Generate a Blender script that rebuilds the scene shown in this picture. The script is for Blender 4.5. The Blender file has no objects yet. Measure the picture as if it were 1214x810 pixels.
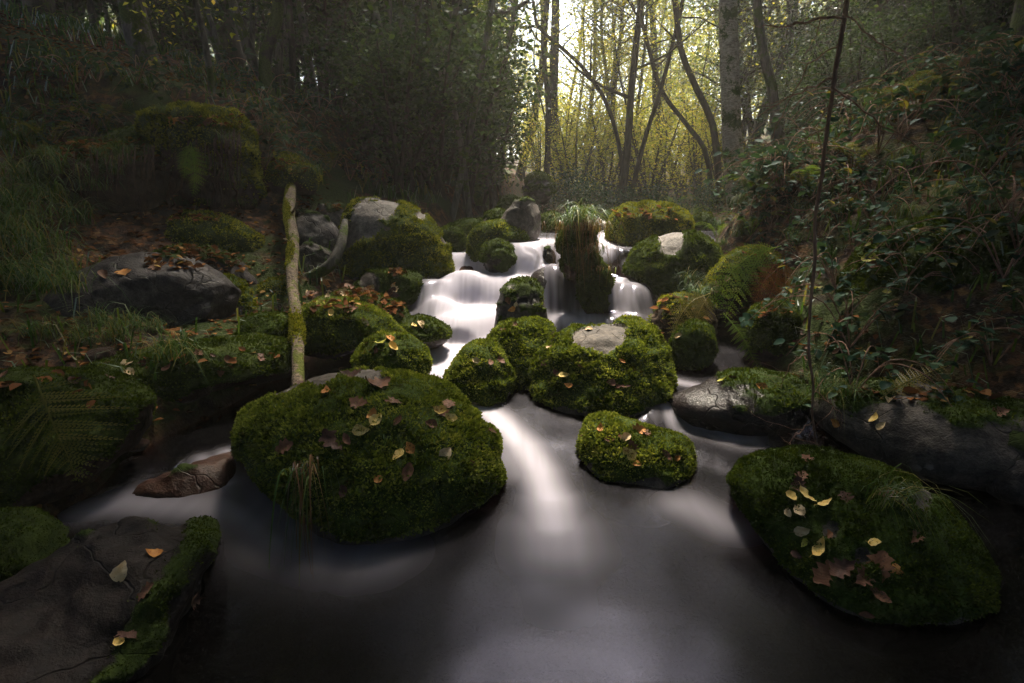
import bpy, math, random
import numpy as np
from mathutils import Vector, Matrix, Quaternion
from mathutils.bvhtree import BVHTree

SC = bpy.context.scene
COL = SC.collection
R = math.radians

# ------------------------------------------------------------------ camera, sky, sun, exposure
CAM_Z, PITCH, F, IW, IH = 1.15, 13.0, 674.0, 1214.0, 810.0
cam = bpy.data.objects.new('camera', bpy.data.cameras.new('camera'))
COL.objects.link(cam)
cam.location = (0, 0, CAM_Z)
cam.rotation_euler = (R(90 - PITCH), 0, 0)
cam.data.sensor_width = 36
cam.data.lens = F / IW * 36
cam.data.clip_start = 0.05
cam.data.clip_end = 1000
SC.camera = cam

SUN_AZ, SUN_EL = R(8.0), R(58.0)
world = bpy.data.worlds.new('World')
SC.world = world
world.use_nodes = True
wn = world.node_tree
sky = wn.nodes.new('ShaderNodeTexSky')
sky.sky_type = 'NISHITA'
sky.sun_disc = False
sky.sun_elevation = SUN_EL
sky.sun_rotation = SUN_AZ
sky.air_density = 1.2
sky.dust_density = 4.0
sky.ozone_density = 6.0
wn.links.new(sky.outputs[0], wn.nodes['Background'].inputs[0])
wn.nodes['Background'].inputs[1].default_value = 0.135
sun = bpy.data.objects.new('sun', bpy.data.lights.new('sun', 'SUN'))
COL.objects.link(sun)
sun.data.energy = 3.4
sun.data.angle = R(11.0)
sun.data.color = (1.0, 0.89, 0.70)
sdir = Vector((math.sin(SUN_AZ) * math.cos(SUN_EL), math.cos(SUN_AZ) * math.cos(SUN_EL), math.sin(SUN_EL)))
sun.rotation_euler = (-sdir).to_track_quat('-Z', 'Y').to_euler()
sun.location = (2, 20, 14)
SC.view_settings.view_transform = 'Standard'
SC.view_settings.look = 'None'
SC.view_settings.gamma = 1
SC.view_settings.use_curve_mapping = False
SC.view_settings.exposure = 2.5
SC.cycles.use_denoising = True
SC.cycles.max_bounces = 6
SC.cycles.diffuse_bounces = 3
SC.cycles.glossy_bounces = 2
SC.cycles.transmission_bounces = 3
SC.cycles.transparent_max_bounces = 8
SC.cycles.volume_bounces = 0
SC.cycles.caustics_reflective = False
SC.cycles.caustics_refractive = False
SC.cycles.sample_clamp_indirect = 4.0

# ------------------------------------------------------------------ helpers
rng = np.random.default_rng(11)
FWD = np.array([0, math.cos(R(PITCH)), -math.sin(R(PITCH))])
UPV = np.array([0, math.sin(R(PITCH)), math.cos(R(PITCH))])
RIGHT = np.array([1.0, 0, 0])
EYE = np.array([0, 0, CAM_Z])


def ray(px, py):
    d = RIGHT * ((px - IW / 2) / F) + UPV * ((IH / 2 - py) / F) + FWD
    return d


def at(px, py, Y):
    """world point seen at a pixel of the photograph, Y metres in front of the tripod"""
    d = ray(px, py)
    return EYE + d * (Y / d[1])


def project(p):
    q = np.asarray(p) - EYE
    dz = q @ FWD
    return IW / 2 + F * (q @ RIGHT) / dz, IH / 2 - F * (q @ UPV) / dz


def sstep(a, b, x):
    t = np.clip((np.asarray(x, float) - a) / (b - a), 0, 1)
    return t * t * (3 - 2 * t)


def _hash(ix, iy, iz, seed):
    h = (ix * 374761393 + iy * 668265263 + iz * 2147483647 + seed * 1274126177) & 0xFFFFFFFF
    h = ((h ^ (h >> 13)) * 1274126177) & 0xFFFFFFFF
    h = h ^ (h >> 16)
    return (h & 0xFFFFFF) / float(0xFFFFFF)


def vnoise(p, seed=0):
    p = np.asarray(p, float)
    i = np.floor(p).astype(np.int64)
    f = p - i
    u = f * f * f * (f * (f * 6 - 15) + 10)
    r = 0
    for dx in (0, 1):
        wx = u[:, 0] if dx else 1 - u[:, 0]
        for dy in (0, 1):
            wy = u[:, 1] if dy else 1 - u[:, 1]
            for dz in (0, 1):
                wz = u[:, 2] if dz else 1 - u[:, 2]
                r = r + wx * wy * wz * _hash(i[:, 0] + dx, i[:, 1] + dy, i[:, 2] + dz, seed)
    return r * 2 - 1


def fbm(p, octaves=4, seed=0, gain=0.5):
    a, s, r, n = 1.0, 1.0, 0, 0
    p = np.asarray(p, float)
    for o in range(octaves):
        r = r + a * vnoise(p * s + o * 17.3, seed + o)
        n += a
        a *= gain
        s *= 2.03
    return r / n


def np_mesh(name, verts, faces, mat=None, attrs=None, smooth=False):
    verts = np.ascontiguousarray(verts, dtype=np.float32)
    faces = np.ascontiguousarray(faces, dtype=np.int32)
    me = bpy.data.meshes.new(name)
    nf, k = faces.shape
    me.vertices.add(len(verts))
    me.vertices.foreach_set('co', verts.ravel())
    me.loops.add(nf * k)
    me.loops.foreach_set('vertex_index', faces.ravel())
    me.polygons.add(nf)
    me.polygons.foreach_set('loop_start', np.arange(0, nf * k, k, dtype=np.int32))
    if smooth:
        me.polygons.foreach_set('use_smooth', np.ones(nf, dtype=bool))
    if attrs:
        for an, av in attrs.items():
            a = me.attributes.new(an, 'FLOAT', 'POINT')
            a.data.foreach_set('value', np.ascontiguousarray(av, dtype=np.float32))
    me.update(calc_edges=True)
    if mat:
        for m_ in (mat if isinstance(mat, (list, tuple)) else [mat]):
            me.materials.append(m_)
    return me


def link(name, me, parent=None, label=None, cat=None, group=None, kind=None, loc=None):
    o = bpy.data.objects.new(name, me)
    COL.objects.link(o)
    if parent is not None:
        o.parent = parent
    if loc is not None:
        o.location = loc
    if label:
        o['label'] = label
    if cat:
        o['category'] = cat
    if group:
        o['group'] = group
    if kind:
        o['kind'] = kind
    return o


def copy_tree(root, label=None, group=None):
    c = root.copy()
    COL.objects.link(c)
    if label:
        c['label'] = label
    if group:
        c['group'] = group
    for ch in list(root.children):
        d = ch.copy()
        COL.objects.link(d)
        d.parent = c
        for g in list(ch.children):
            e = g.copy()
            COL.objects.link(e)
            e.parent = d
    return c


class MB:
    """collects pieces of one mesh; faces all quads (a triangle repeats its last corner as a split quad is not needed)"""
    def __init__(s):
        s.v, s.f, s.r, s.n = [], [], [], 0

    def add(s, v, f, rnd=0.5):
        v = np.asarray(v, float)
        s.v.append(v)
        s.f.append(np.asarray(f) + s.n)
        s.r.append(np.broadcast_to(np.asarray(rnd, float), (len(v),)))
        s.n += len(v)

    def mesh(s, name, mat, smooth=False):
        return np_mesh(name, np.concatenate(s.v), np.concatenate(s.f), mat, {'rnd': np.concatenate(s.r)}, smooth)


def smooth_path(pts, n):
    pts = np.asarray(pts, float)
    m = len(pts)
    if m < 3:
        t = np.linspace(0, 1, n)[:, None]
        return pts[0] * (1 - t) + pts[-1] * t
    P = np.vstack([2 * pts[0] - pts[1], pts, 2 * pts[-1] - pts[-2]])
    out = []
    for u in np.linspace(0, m - 1, n):
        i = min(int(u), m - 2)
        t = u - i
        a, b, c, d = P[i], P[i + 1], P[i + 2], P[i + 3]
        out.append(.5 * (2 * b + (c - a) * t + (2 * a - 5 * b + 4 * c - d) * t * t + (3 * b - a - 3 * c + d) * t ** 3))
    return np.array(out)


def tube(path, radii, sides=8, rough=0.0, seed=0):
    path = np.asarray(path, float)
    n = len(path)
    radii = np.interp(np.linspace(0, 1, n), np.linspace(0, 1, len(radii)), radii)
    T = np.gradient(path, axis=0)
    T /= np.linalg.norm(T, axis=1)[:, None] + 1e-9
    ref = np.array([0.13, 0.97, 0.2]) if abs(T[0][1]) < .8 else np.array([0.97, 0.1, 0.2])
    A = np.cross(T, ref)
    A /= np.linalg.norm(A, axis=1)[:, None] + 1e-9
    B = np.cross(T, A)
    th = np.linspace(0, 2 * np.pi, sides, endpoint=False)
    V = path[:, None, :] + radii[:, None, None] * (np.cos(th)[None, :, None] * A[:, None, :] + np.sin(th)[None, :, None] * B[:, None, :])
    if rough:
        d = V - path[:, None, :]
        rr = np.repeat(radii, sides)
        nz = fbm(V.reshape(-1, 3) * (.55 / max(radii.max(), .01)) , 3, seed)
        V = path[:, None, :] + d * (1 + rough * nz.reshape(n, sides, 1))
    V = V.reshape(-1, 3)
    i = np.arange(n - 1)[:, None] * sides
    j = np.arange(sides)[None, :]
    k = (j + 1) % sides
    Fq = np.stack([i + j, i + k, i + sides + k, i + sides + j], -1).reshape(-1, 4)
    return V, Fq


def leaf_quads(pos, size, up_bias=0.6, seed=0, droop=0.25, aspect=0.55, rounded=False):
    """folded two-quad-free diamond leaves: 4 verts, one quad each, random heading, mostly lying flat"""
    g = np.random.default_rng(seed)
    n = len(pos)
    az = g.uniform(0, 2 * np.pi, n)
    t = np.stack([np.cos(az), np.sin(az), g.normal(-droop, .35, n)], 1)
    t /= np.linalg.norm(t, axis=1)[:, None]
    nm = g.normal(0, 1, (n, 3)) * (1 - up_bias) + np.array([0, 0, 1.0]) * up_bias
    s = np.cross(nm, t)
    s /= np.linalg.norm(s, axis=1)[:, None] + 1e-9
    nn = np.cross(t, s)
    L = size * g.uniform(.6, 1.25, n)[:, None]
    W = L * aspect
    b = pos
    if rounded:
        tip = pos + t * L - nn * L * .10
        q = [pos + t * L * a_ + s * W * w_ + nn * L * .08 for a_, w_ in ((.22, .42), (.62, .40), (.22, -.42), (.62, -.40))]
        V = np.stack([b, q[2], q[3], tip, q[1], q[0]], 1).reshape(-1, 3)
        k = np.arange(n)[:, None] * 6
        return V, np.concatenate([k + [0, 1, 2, 3], k + [0, 3, 4, 5]]), np.repeat(g.uniform(0, 1, n), 6)
    tip = pos + t * L - nn * L * .12
    l = pos + t * L * .42 + s * W * .5 + nn * L * .07
    r = pos + t * L * .42 - s * W * .5 + nn * L * .07
    V = np.stack([b, r, tip, l], 1).reshape(-1, 3)
    return V, np.arange(4 * n).reshape(n, 4), np.repeat(g.uniform(0, 1, n), 4)


# ------------------------------------------------------------------ materials
def new_mat(name):
    m = bpy.data.materials.new(name)
    m.use_nodes = True
    nt = m.node_tree
    for n in list(nt.nodes):
        nt.nodes.remove(n)
    out = nt.nodes.new('ShaderNodeOutputMaterial')
    return m, nt, out


def N(nt, t, **kw):
    n = nt.nodes.new(t)
    for k, v in kw.items():
        if k in n.inputs:
            n.inputs[k].default_value = v
        else:
            setattr(n, k, v)
    return n


def ramp(nt, fac, stops):
    r = nt.nodes.new('ShaderNodeValToRGB')
    e = r.color_ramp.elements
    while len(e) < len(stops):
        e.new(0.5)
    for el, (p, c) in zip(e, stops):
        el.position = p
        el.color = (*c, 1) if len(c) == 3 else c
    if fac is not None:
        nt.links.new(fac, r.inputs[0])
    return r.outputs[0]


def noise(nt, scale, detail=4, rough=.55, vec=None, dist=0.0):
    n = nt.nodes.new('ShaderNodeTexNoise')
    n.inputs['Scale'].default_value = scale
    n.inputs['Detail'].default_value = detail
    n.inputs['Roughness'].default_value = rough
    n.inputs['Distortion'].default_value = dist
    if vec is not None:
        nt.links.new(vec, n.inputs['Vector'])
    return n.outputs['Fac']


def mixc(nt, fac, a, b, mode='MIX'):
    m = nt.nodes.new('ShaderNodeMix')
    m.data_type = 'RGBA'
    m.blend_type = mode
    for s, v in ((m.inputs[0], fac), (m.inputs[6], a), (m.inputs[7], b)):
        if isinstance(v, (int, float)):
            s.default_value = v
        elif isinstance(v, tuple):
            s.default_value = (*v, 1)
        else:
            nt.links.new(v, s)
    return m.outputs[2]


def math_n(nt, op, a, b=None, clamp=False):
    m = nt.nodes.new('ShaderNodeMath')
    m.operation = op
    m.use_clamp = clamp
    for s, v in ((m.inputs[0], a), (m.inputs[1], b)):
        if v is None:
            continue
        if isinstance(v, (int, float)):
            s.default_value = v
        else:
            nt.links.new(v, s)
    return m.outputs[0]


def bump(nt, h, strength, dist):
    b = nt.nodes.new('ShaderNodeBump')
    b.inputs['Strength'].default_value = strength
    b.inputs['Distance'].default_value = dist
    nt.links.new(h, b.inputs['Height'])
    return b.outputs[0]


def attr(nt, name):
    a = nt.nodes.new('ShaderNodeAttribute')
    a.attribute_name = name
    return a.outputs['Fac']


def objpos(nt):
    return nt.nodes.new('ShaderNodeTexCoord').outputs['Object']


def principled(nt, out, col, rough=.8, normal=None, spec=.3):
    p = nt.nodes.new('ShaderNodeBsdfPrincipled')
    if isinstance(col, tuple):
        p.inputs['Base Color'].default_value = (*col, 1)
    else:
        nt.links.new(col, p.inputs['Base Color'])
    if isinstance(rough, (int, float)):
        p.inputs['Roughness'].default_value = rough
    else:
        nt.links.new(rough, p.inputs['Roughness'])
    p.inputs['Specular IOR Level'].default_value = spec
    if normal is not None:
        nt.links.new(normal, p.inputs['Normal'])
    nt.links.new(p.outputs[0], out.inputs[0])
    return p


def mat_leaf(name, stops, trans=.45, gloss=.12, rough=.45):
    m, nt, out = new_mat(name)
    c = ramp(nt, attr(nt, 'rnd'), stops)
    d = N(nt, 'ShaderNodeBsdfDiffuse')
    t = N(nt, 'ShaderNodeBsdfTranslucent')
    g = N(nt, 'ShaderNodeBsdfGlossy')
    g.inputs['Roughness'].default_value = rough
    g.inputs['Color'].default_value = (.8, .85, .9, 1)
    nt.links.new(c, d.inputs[0])
    tc = mixc(nt, 1.0, c, (1.5, 1.45, .7), 'MULTIPLY')
    nt.links.new(tc, t.inputs[0])
    a = N(nt, 'ShaderNodeMixShader')
    a.inputs[0].default_value = trans
    nt.links.new(d.outputs[0], a.inputs[1])
    nt.links.new(t.outputs[0], a.inputs[2])
    if not gloss:
        nt.links.new(a.outputs[0], out.inputs[0])
        return m
    b = N(nt, 'ShaderNodeMixShader')
    lw = N(nt, 'ShaderNodeFresnel')
    lw.inputs[0].default_value = 1.4
    nt.links.new(math_n(nt, 'MULTIPLY', lw.outputs[0], gloss * 8), b.inputs[0])
    nt.links.new(a.outputs[0], b.inputs[1])
    nt.links.new(g.outputs[0], b.inputs[2])
    nt.links.new(b.outputs[0], out.inputs[0])
    return m


def mat_rock(name, dark, light, moss_dark, moss_light, lichen=0.3, rough=.65):
    m, nt, out = new_mat(name)
    P = objpos(nt)
    n1 = noise(nt, 3.5, 6, .62, P)
    n2 = noise(nt, 26, 5, .65, P)
    n3 = noise(nt, 110, 3, .6, P)
    c = ramp(nt, n1, [(.3, dark), (.7, light)])
    c = mixc(nt, .75, c, ramp(nt, n2, [(.3, (.22, .2, .2)), (.68, (1.4, 1.32, 1.22))]), 'MULTIPLY')
    c = mixc(nt, .5, c, ramp(nt, n3, [(.35, (.45, .45, .45)), (.65, (1.3, 1.3, 1.3))]), 'MULTIPLY')
    v = N(nt, 'ShaderNodeTexVoronoi')
    v.inputs['Scale'].default_value = 13
    nt.links.new(P, v.inputs['Vector'])
    vd = math_n(nt, 'ADD', v.outputs['Distance'], math_n(nt, 'MULTIPLY', n2, .5))
    li = ramp(nt, vd, [(.44, (1, 1, 1)), (.52, (0, 0, 0))])
    patch = ramp(nt, noise(nt, 2.2, 3, .5, P), [(.5, (0, 0, 0)), (.62, (1, 1, 1))])
    li = mixc(nt, 1.0, li, patch, 'MULTIPLY')
    lm = math_n(nt, 'MULTIPLY', li, lichen)
    c = mixc(nt, lm, c, tuple(min(.6, x * 2.6 + .08) for x in light))
    mo = ramp(nt, math_n(nt, 'ADD', noise(nt, 45, 4, .6, P), math_n(nt, 'MULTIPLY', noise(nt, 9, 3, .6, P), .6)),
              [(.62, moss_dark), (1.0, moss_light)])
    mk = math_n(nt, 'ADD', attr(nt, 'moss'), math_n(nt, 'MULTIPLY', math_n(nt, 'SUBTRACT', n2, .5), .5))
    mk = ramp(nt, mk, [(.4, (0, 0, 0)), (.6, (1, 1, 1))])
    c = mixc(nt, mk, c, mo)
    rr = ramp(nt, mk, [(0, (rough,) * 3), (1, (.95,) * 3)])
    h = math_n(nt, 'ADD', math_n(nt, 'MULTIPLY', n2, .6), math_n(nt, 'MULTIPLY', n3, .35))
    wv = N(nt, 'ShaderNodeVectorMath')
    wv.operation = 'ADD'
    nz = N(nt, 'ShaderNodeTexNoise')
    nz.inputs['Scale'].default_value = 6
    nt.links.new(P, nz.inputs['Vector'])
    sc_ = N(nt, 'ShaderNodeVectorMath')
    sc_.operation = 'SCALE'
    sc_.inputs['Scale'].default_value = .22
    nt.links.new(nz.outputs['Color'], sc_.inputs[0])
    nt.links.new(P, wv.inputs[0])
    nt.links.new(sc_.outputs[0], wv.inputs[1])
    ck = N(nt, 'ShaderNodeTexVoronoi')
    ck.feature = 'DISTANCE_TO_EDGE'
    ck.inputs['Scale'].default_value = 3.4
    nt.links.new(wv.outputs[0], ck.inputs['Vector'])
    crack = ramp(nt, ck.outputs['Distance'], [(0, (.25, .25, .25)), (.014, (1, 1, 1))])
    c = mixc(nt, mk, mixc(nt, .6, c, crack, 'MULTIPLY'), c)
    h = math_n(nt, 'ADD', h, math_n(nt, 'MULTIPLY', crack, .5))
    principled(nt, out, c, rr, bump(nt, h, .8, .014), .14)
    return m


def mat_bark(name, c0, c1, moss=0.0, scale=1.0, banded=0.0, moss_col=((.02, .035, .005), (.075, .10, .015))):
    m, nt, out = new_mat(name)
    P = objpos(nt)
    mp = N(nt, 'ShaderNodeMapping')
    mp.inputs['Scale'].default_value = (1, 1, .22 if not banded else 2.6)
    nt.links.new(P, mp.inputs[0])
    n1 = noise(nt, 26 * scale, 5, .65, mp.outputs[0])
    n2 = noise(nt, 5 * scale, 3, .6, P)
    n4 = noise(nt, 60 * scale, 4, .6, P)
    c = ramp(nt, n1, [(.32, c0), (.62, c1)])
    c = mixc(nt, .6, c, ramp(nt, n2, [(.35, (.4, .4, .42)), (.7, (1.15, 1.1, 1.05))]), 'MULTIPLY')
    h = n1
    if moss > 0:
        mo = ramp(nt, n4, [(.3, moss_col[0]), (.7, moss_col[1])])
        mk = ramp(nt, math_n(nt, 'ADD', n2, math_n(nt, 'MULTIPLY', n4, .35)), [(.86 - moss * .5, (0, 0, 0)), (.92 - moss * .5, (1, 1, 1))])
        c = mixc(nt, mk, c, mo)
        h = math_n(nt, 'ADD', n1, math_n(nt, 'MULTIPLY', n4, .5))
    principled(nt, out, c, .85, bump(nt, h, 1.0, .015), .2)
    return m


MOSS_D, MOSS_L = (.012, .022, .003), (.05, .085, .012)
M = {}
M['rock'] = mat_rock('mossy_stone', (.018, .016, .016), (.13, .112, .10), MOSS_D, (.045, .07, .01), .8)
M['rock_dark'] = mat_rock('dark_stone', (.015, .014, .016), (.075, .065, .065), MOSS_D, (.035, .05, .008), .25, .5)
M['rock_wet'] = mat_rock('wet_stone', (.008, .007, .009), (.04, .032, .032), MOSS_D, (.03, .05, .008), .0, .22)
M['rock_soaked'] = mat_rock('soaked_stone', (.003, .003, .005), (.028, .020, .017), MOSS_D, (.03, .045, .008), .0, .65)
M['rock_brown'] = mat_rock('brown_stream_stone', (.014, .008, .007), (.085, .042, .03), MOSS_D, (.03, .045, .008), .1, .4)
M['rock_pale'] = mat_rock('pale_stone', (.035, .032, .031), (.20, .18, .17), MOSS_D, (.04, .06, .01), .6)
M['earth'] = mat_rock('bank_earth', (.018, .012, .008), (.07, .045, .03), MOSS_D, (.045, .06, .01), .0, .9)


def mat_simple_leafy(name, stops, rough=.8):
    m, nt, out = new_mat(name)
    principled(nt, out, ramp(nt, attr(nt, 'rnd'), stops), rough, None, .2)
    return m


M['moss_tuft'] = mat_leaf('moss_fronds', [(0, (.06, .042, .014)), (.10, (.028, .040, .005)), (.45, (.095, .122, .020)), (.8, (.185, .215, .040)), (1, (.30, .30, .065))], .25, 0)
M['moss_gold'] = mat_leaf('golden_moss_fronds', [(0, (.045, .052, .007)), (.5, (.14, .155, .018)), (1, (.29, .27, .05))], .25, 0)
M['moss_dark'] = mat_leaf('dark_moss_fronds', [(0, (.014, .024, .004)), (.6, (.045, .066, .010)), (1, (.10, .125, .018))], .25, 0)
M['grass'] = mat_leaf('grass_blades', [(0, (.02, .05, .012)), (.55, (.05, .10, .022)), (.85, (.10, .13, .03)), (1, (.22, .17, .06))], .35, .02)
M['grass_dead'] = mat_leaf('dead_grass', [(0, (.05, .025, .012)), (.6, (.15, .08, .035)), (1, (.25, .16, .07))], .3, .02)
M['fern'] = mat_leaf('fern_green', [(0, (.06, .12, .018)), (.7, (.13, .19, .035)), (1, (.23, .25, .06))], .45, 0)
M['fern_dark'] = mat_leaf('fern_dark_green', [(0, (.06, .08, .018)), (1, (.17, .15, .045))], .4, 0)
M['fern_dead'] = mat_leaf('fern_russet', [(0, (.08, .032, .015)), (1, (.20, .085, .035))], .35, .02)
M['fern_yellow'] = mat_leaf('fern_straw', [(0, (.12, .10, .025)), (1, (.28, .22, .07))], .4, .02)
M['bramble'] = mat_leaf('bramble_leaves', [(0, (.012, .032, .020)), (.7, (.028, .058, .034)), (.95, (.05, .085, .045)), (.98, (.20, .17, .03)), (1, (.26, .20, .04))], .25, .010, .5)
M['holly'] = mat_leaf('evergreen_leaves', [(0, (.010, .022, .008)), (.7, (.028, .052, .016)), (1, (.07, .105, .03))], .35, .006, .5)
M['wood_leaf'] = mat_leaf('woodland_leaves', [(0, (.035, .07, .012)), (.5, (.075, .12, .018)), (.85, (.14, .17, .025)), (1, (.26, .22, .04))], .5, .05)
M['gold_leaf'] = mat_leaf('autumn_birch_leaves', [(0, (.14, .18, .03)), (.45, (.28, .29, .055)), (.8, (.43, .38, .085)), (1, (.54, .41, .10))], .6, 0)
M['litter'] = mat_leaf('leaf_litter', [(0, (.035, .018, .010)), (.4, (.10, .042, .02)), (.75, (.20, .085, .035)), (.92, (.24, .12, .05)), (1, (.34, .22, .08))], .15, 0)
M['bark'] = mat_bark('bark_brown', (.012, .010, .009), (.07, .055, .042), .15)
M['bark_mossy'] = mat_bark('bark_mossy', (.014, .011, .010), (.07, .055, .045), .55)
M['bark_grey'] = mat_bark('bark_grey_lichen', (.035, .03, .028), (.17, .155, .13), .35)
M['birch'] = mat_bark('bark_birch', (.17, .13, .10), (.68, .58, .45), .30, 1.0, 1)
M['log_birch'] = mat_bark('bark_fallen_birch', (.025, .019, .014), (.28, .21, .15), .36, 1.8, 1, ((.03, .04, .004), (.12, .13, .015)))
M['twig'] = mat_bark('twig_brown', (.13, .07, .05), (.36, .21, .15), 0, 2)
M['soil_root'] = mat_bark('root_fibre', (.02, .011, .007), (.085, .045, .025), 0, 2)

# ------------------------------------------------------------------ terrain and water heights
def softcap(d, slope, H):
    return H * (1 - np.exp(-d * slope / H))


BED_Y = [-5, 1.6, 2.2, 3.0, 3.6, 4.1, 4.4, 4.8, 5.1, 5.6, 7.0, 9, 14, 25, 45, 90]
BED_Z = [-.42, -.34, -.2, -.02, .06, .16, .26, .5, .68, .78, .95, 1.05, 1.35, 2.3, 4.2, 9]
GL_Y = [-5, 1.5, 2.2, 3, 4, 5, 5.5, 6.2, 8, 14, 25, 45, 90]
GL_Z = [-.1, -.02, .1, .2, .3, .5, .68, 1.0, 1.35, 1.7, 2.6, 4.6, 9]
XR_Y = [-5, 0, 1, 2, 2.6, 3.2, 4, 5, 6, 7, 8, 12, 25, 90]
XR_X = [2.3, 2.1, 1.95, 1.9, 1.85, 1.55, 1.6, 1.7, 2.1, 2.6, 3.0, 4.4, 8, 26]
XL_Y = [-5, 1.2, 2, 2.6, 3.2, 4, 5, 6, 8, 12, 25, 90]
XL_X = [-1.95, -1.5, -1.5, -1.45, -1.3, -1.15, -.75, -.7, -.5, 0, 1, -4]


def terrain(x, y, detail=True):
    x = np.asarray(x, float)
    y = np.asarray(y, float)
    xr = np.interp(y, XR_Y, XR_X)
    xl = np.interp(y, XL_Y, XL_X)
    bed = np.interp(y, BED_Y, BED_Z)
    gl = np.interp(y, GL_Y, GL_Z)
    dr = np.maximum(0, x - xr)
    dl = np.maximum(0, xl - x)
    hr = .42 * (1 - np.exp(-dr * 4)) * sstep(.9, 2.6, y) + softcap(dr, .52, 8.5) + .06 * (1 - np.exp(-dr * 4))
    hl = .1 * (1 - np.exp(-dl * 5)) + softcap(dl, .2, 1.6) + softcap(np.maximum(0, dl - .9), .2, 2.2)
    hl = hl + .45 * sstep(5.3, 6.0, y) * sstep(1.2, 1.9, dl)
    z = bed + hr
    kl = sstep(0, .3, dl)
    z = z * (1 - kl) + (gl + hl) * kl
    if detail:
        p = np.stack([x, y, np.zeros_like(x)], -1).reshape(-1, 3)
        bank = np.clip((dr + dl) * 3, 0.25, 1).reshape(-1)
        far = np.clip(y.reshape(-1) / 12, 0, 3)
        n = (.09 + .05 * far) * fbm(p * 1.3, 4, 3) + .035 * fbm(p * 7, 3, 9)
        z = z + (n * bank).reshape(z.shape)
    return z


W_Y = [-5, 1.95, 2.15, 2.4, 2.9, 3.4, 3.9, 4.15, 4.35, 4.55, 4.8, 5.0, 5.2, 5.6, 6.2, 7.0, 8.2]
W_Z = [0, 0, .015, .06, .125, .18, .245, .30, .36, .46, .62, .76, .88, .90, .95, 1.03, 1.1]
DOMES = [  # x, y, half width, half depth, foot, top: water pillows over hidden stones
    (-.385, 4.72, .34, .24, .33, .665), (-.565, 4.28, .22, .20, .22, .50),
    (.33, 4.55, .215, .28, .28, .735), (.955, 4.42, .235, .30, .26, .60), (.40, 4.12, .14, .14, .24, .385)]


def water_z(x, y, wave=True):
    x = np.asarray(x, float)
    y = np.asarray(y, float)
    w = np.interp(y, W_Y, W_Z)
    # the falls: three rounded steps whose lips wander across the stream
    c = .245 + .03 * (y - 3.9)
    for y0, wd, dz, f1, p1, f2, p2 in ((4.00, .24, .155, 5.1, .7, 11.3, 2.0), (4.36, .25, .20, 4.3, 2.4, 13.1, .4), (4.84, .26, .24, 6.2, 4.0, 15.0, 1.1)):
        t = np.clip((y - y0 - .14 * np.sin(x * f1 + p1) - .045 * np.sin(x * f2 + p2)) / wd, 0, 1)
        c = c + dz * np.sin(t * np.pi / 2) ** .85
    w = np.where((y > 3.9) & (y < 5.3), c, w)
    w = w - (.10 * sstep(-.12, -.42, x) + .05 * sstep(.75, 1.0, x)) * sstep(6.0, 5.45, y) * sstep(4.5, 4.9, y)
    # left side pool held by a sunken stone, with a hard little lip
    k = sstep(-.78, -.98, x) * sstep(3.6, 3.2, y)
    left = np.interp(y + .12 * np.sin(x * 7) , [-5, 2.14, 2.2, 2.34, 2.9, 3.6], [0, 0, .03, .10, .112, .19])
    w = w * (1 - k) + left * k
    # right side pool stays level behind a sunken flat stone
    k = sstep(.62, .78, x) * sstep(4.1, 3.7, y)
    right = np.interp(y + .1 * np.sin(x * 5), [-5, 2.3, 2.62, 2.78, 3.3, 4.1], [0, .005, .05, .15, .17, .24])
    w = w * (1 - k) + right * k
    for (dx, dy, a, b, z0, z1) in DOMES:
        ey = np.where(y > dy, (y - dy) / (b * 2.6), (y - dy) / b)
        r2 = (np.abs(x - dx) / a) ** 2.3 + np.abs(ey) ** 2
        r2 = r2 * (1 + .16 * np.sin(x * 19 + dx * 40) * np.sin(y * 11))
        h = z0 + (z1 - z0) * (.72 * np.power(np.clip(1 - r2, 0, 1), .62) + .28 * np.exp(-r2 * 1.1))
        h = np.where(r2 < 4, h, 0)
        k_ = np.clip(.5 + .5 * (h - w) / .07, 0, 1)          # smooth union: water rounds into the pool
        w = w * (1 - k_) + h * k_ + .07 * k_ * (1 - k_)
    return w


def march(px, py, fn, t0=.5, t1=30, step=.01):
    d = ray(px, py)
    t = np.arange(t0, t1, step)
    P = EYE + d * t[:, None]
    below = P[:, 2] < fn(P[:, 0], P[:, 1])
    i = int(np.argmax(below))
    return P[i] if below[i] else P[-1]


# ground sheet -----------------------------------------------------
def spaced(n, lim_a, lim_b, fine):
    u = np.linspace(-1, 1, n)
    s = np.sinh(u * 4.2) / math.sinh(4.2)
    return np.where(s < 0, -s * lim_a, s * lim_b) * fine


gx = spaced(420, -70, 70, 1.0)
uy = np.linspace(0, 1, 430)
gy = -4 + 94 * (np.sinh(uy * 3.6) / math.sinh(3.6)) * 1.0
GX, GY = np.meshgrid(gx, gy)
GZ = terrain(GX, GY)
idx = np.arange(GX.size).reshape(GX.shape)
quads = np.stack([idx[:-1, :-1], idx[:-1, 1:], idx[1:, 1:], idx[1:, :-1]], -1).reshape(-1, 4)
wet = sstep(.12, -.02, GZ - np.interp(GY, W_Y, W_Z)) * (np.abs(GX) < 3.2) * (GY < 8)
m, nt, out = new_mat('woodland_floor')
P_ = objpos(nt)
a1 = noise(nt, .9, 4, .6, P_)
a2 = noise(nt, 9, 5, .65, P_)
a3 = noise(nt, 60, 4, .6, P_)
soil = ramp(nt, a2, [(.3, (.012, .008, .006)), (.7, (.05, .032, .02))])
vor = N(nt, 'ShaderNodeTexVoronoi')
vor.inputs['Scale'].default_value = 26
nt.links.new(P_, vor.inputs['Vector'])
lit = N(nt, 'ShaderNodeSeparateColor')
nt.links.new(vor.outputs['Color'], lit.inputs[0])
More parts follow.
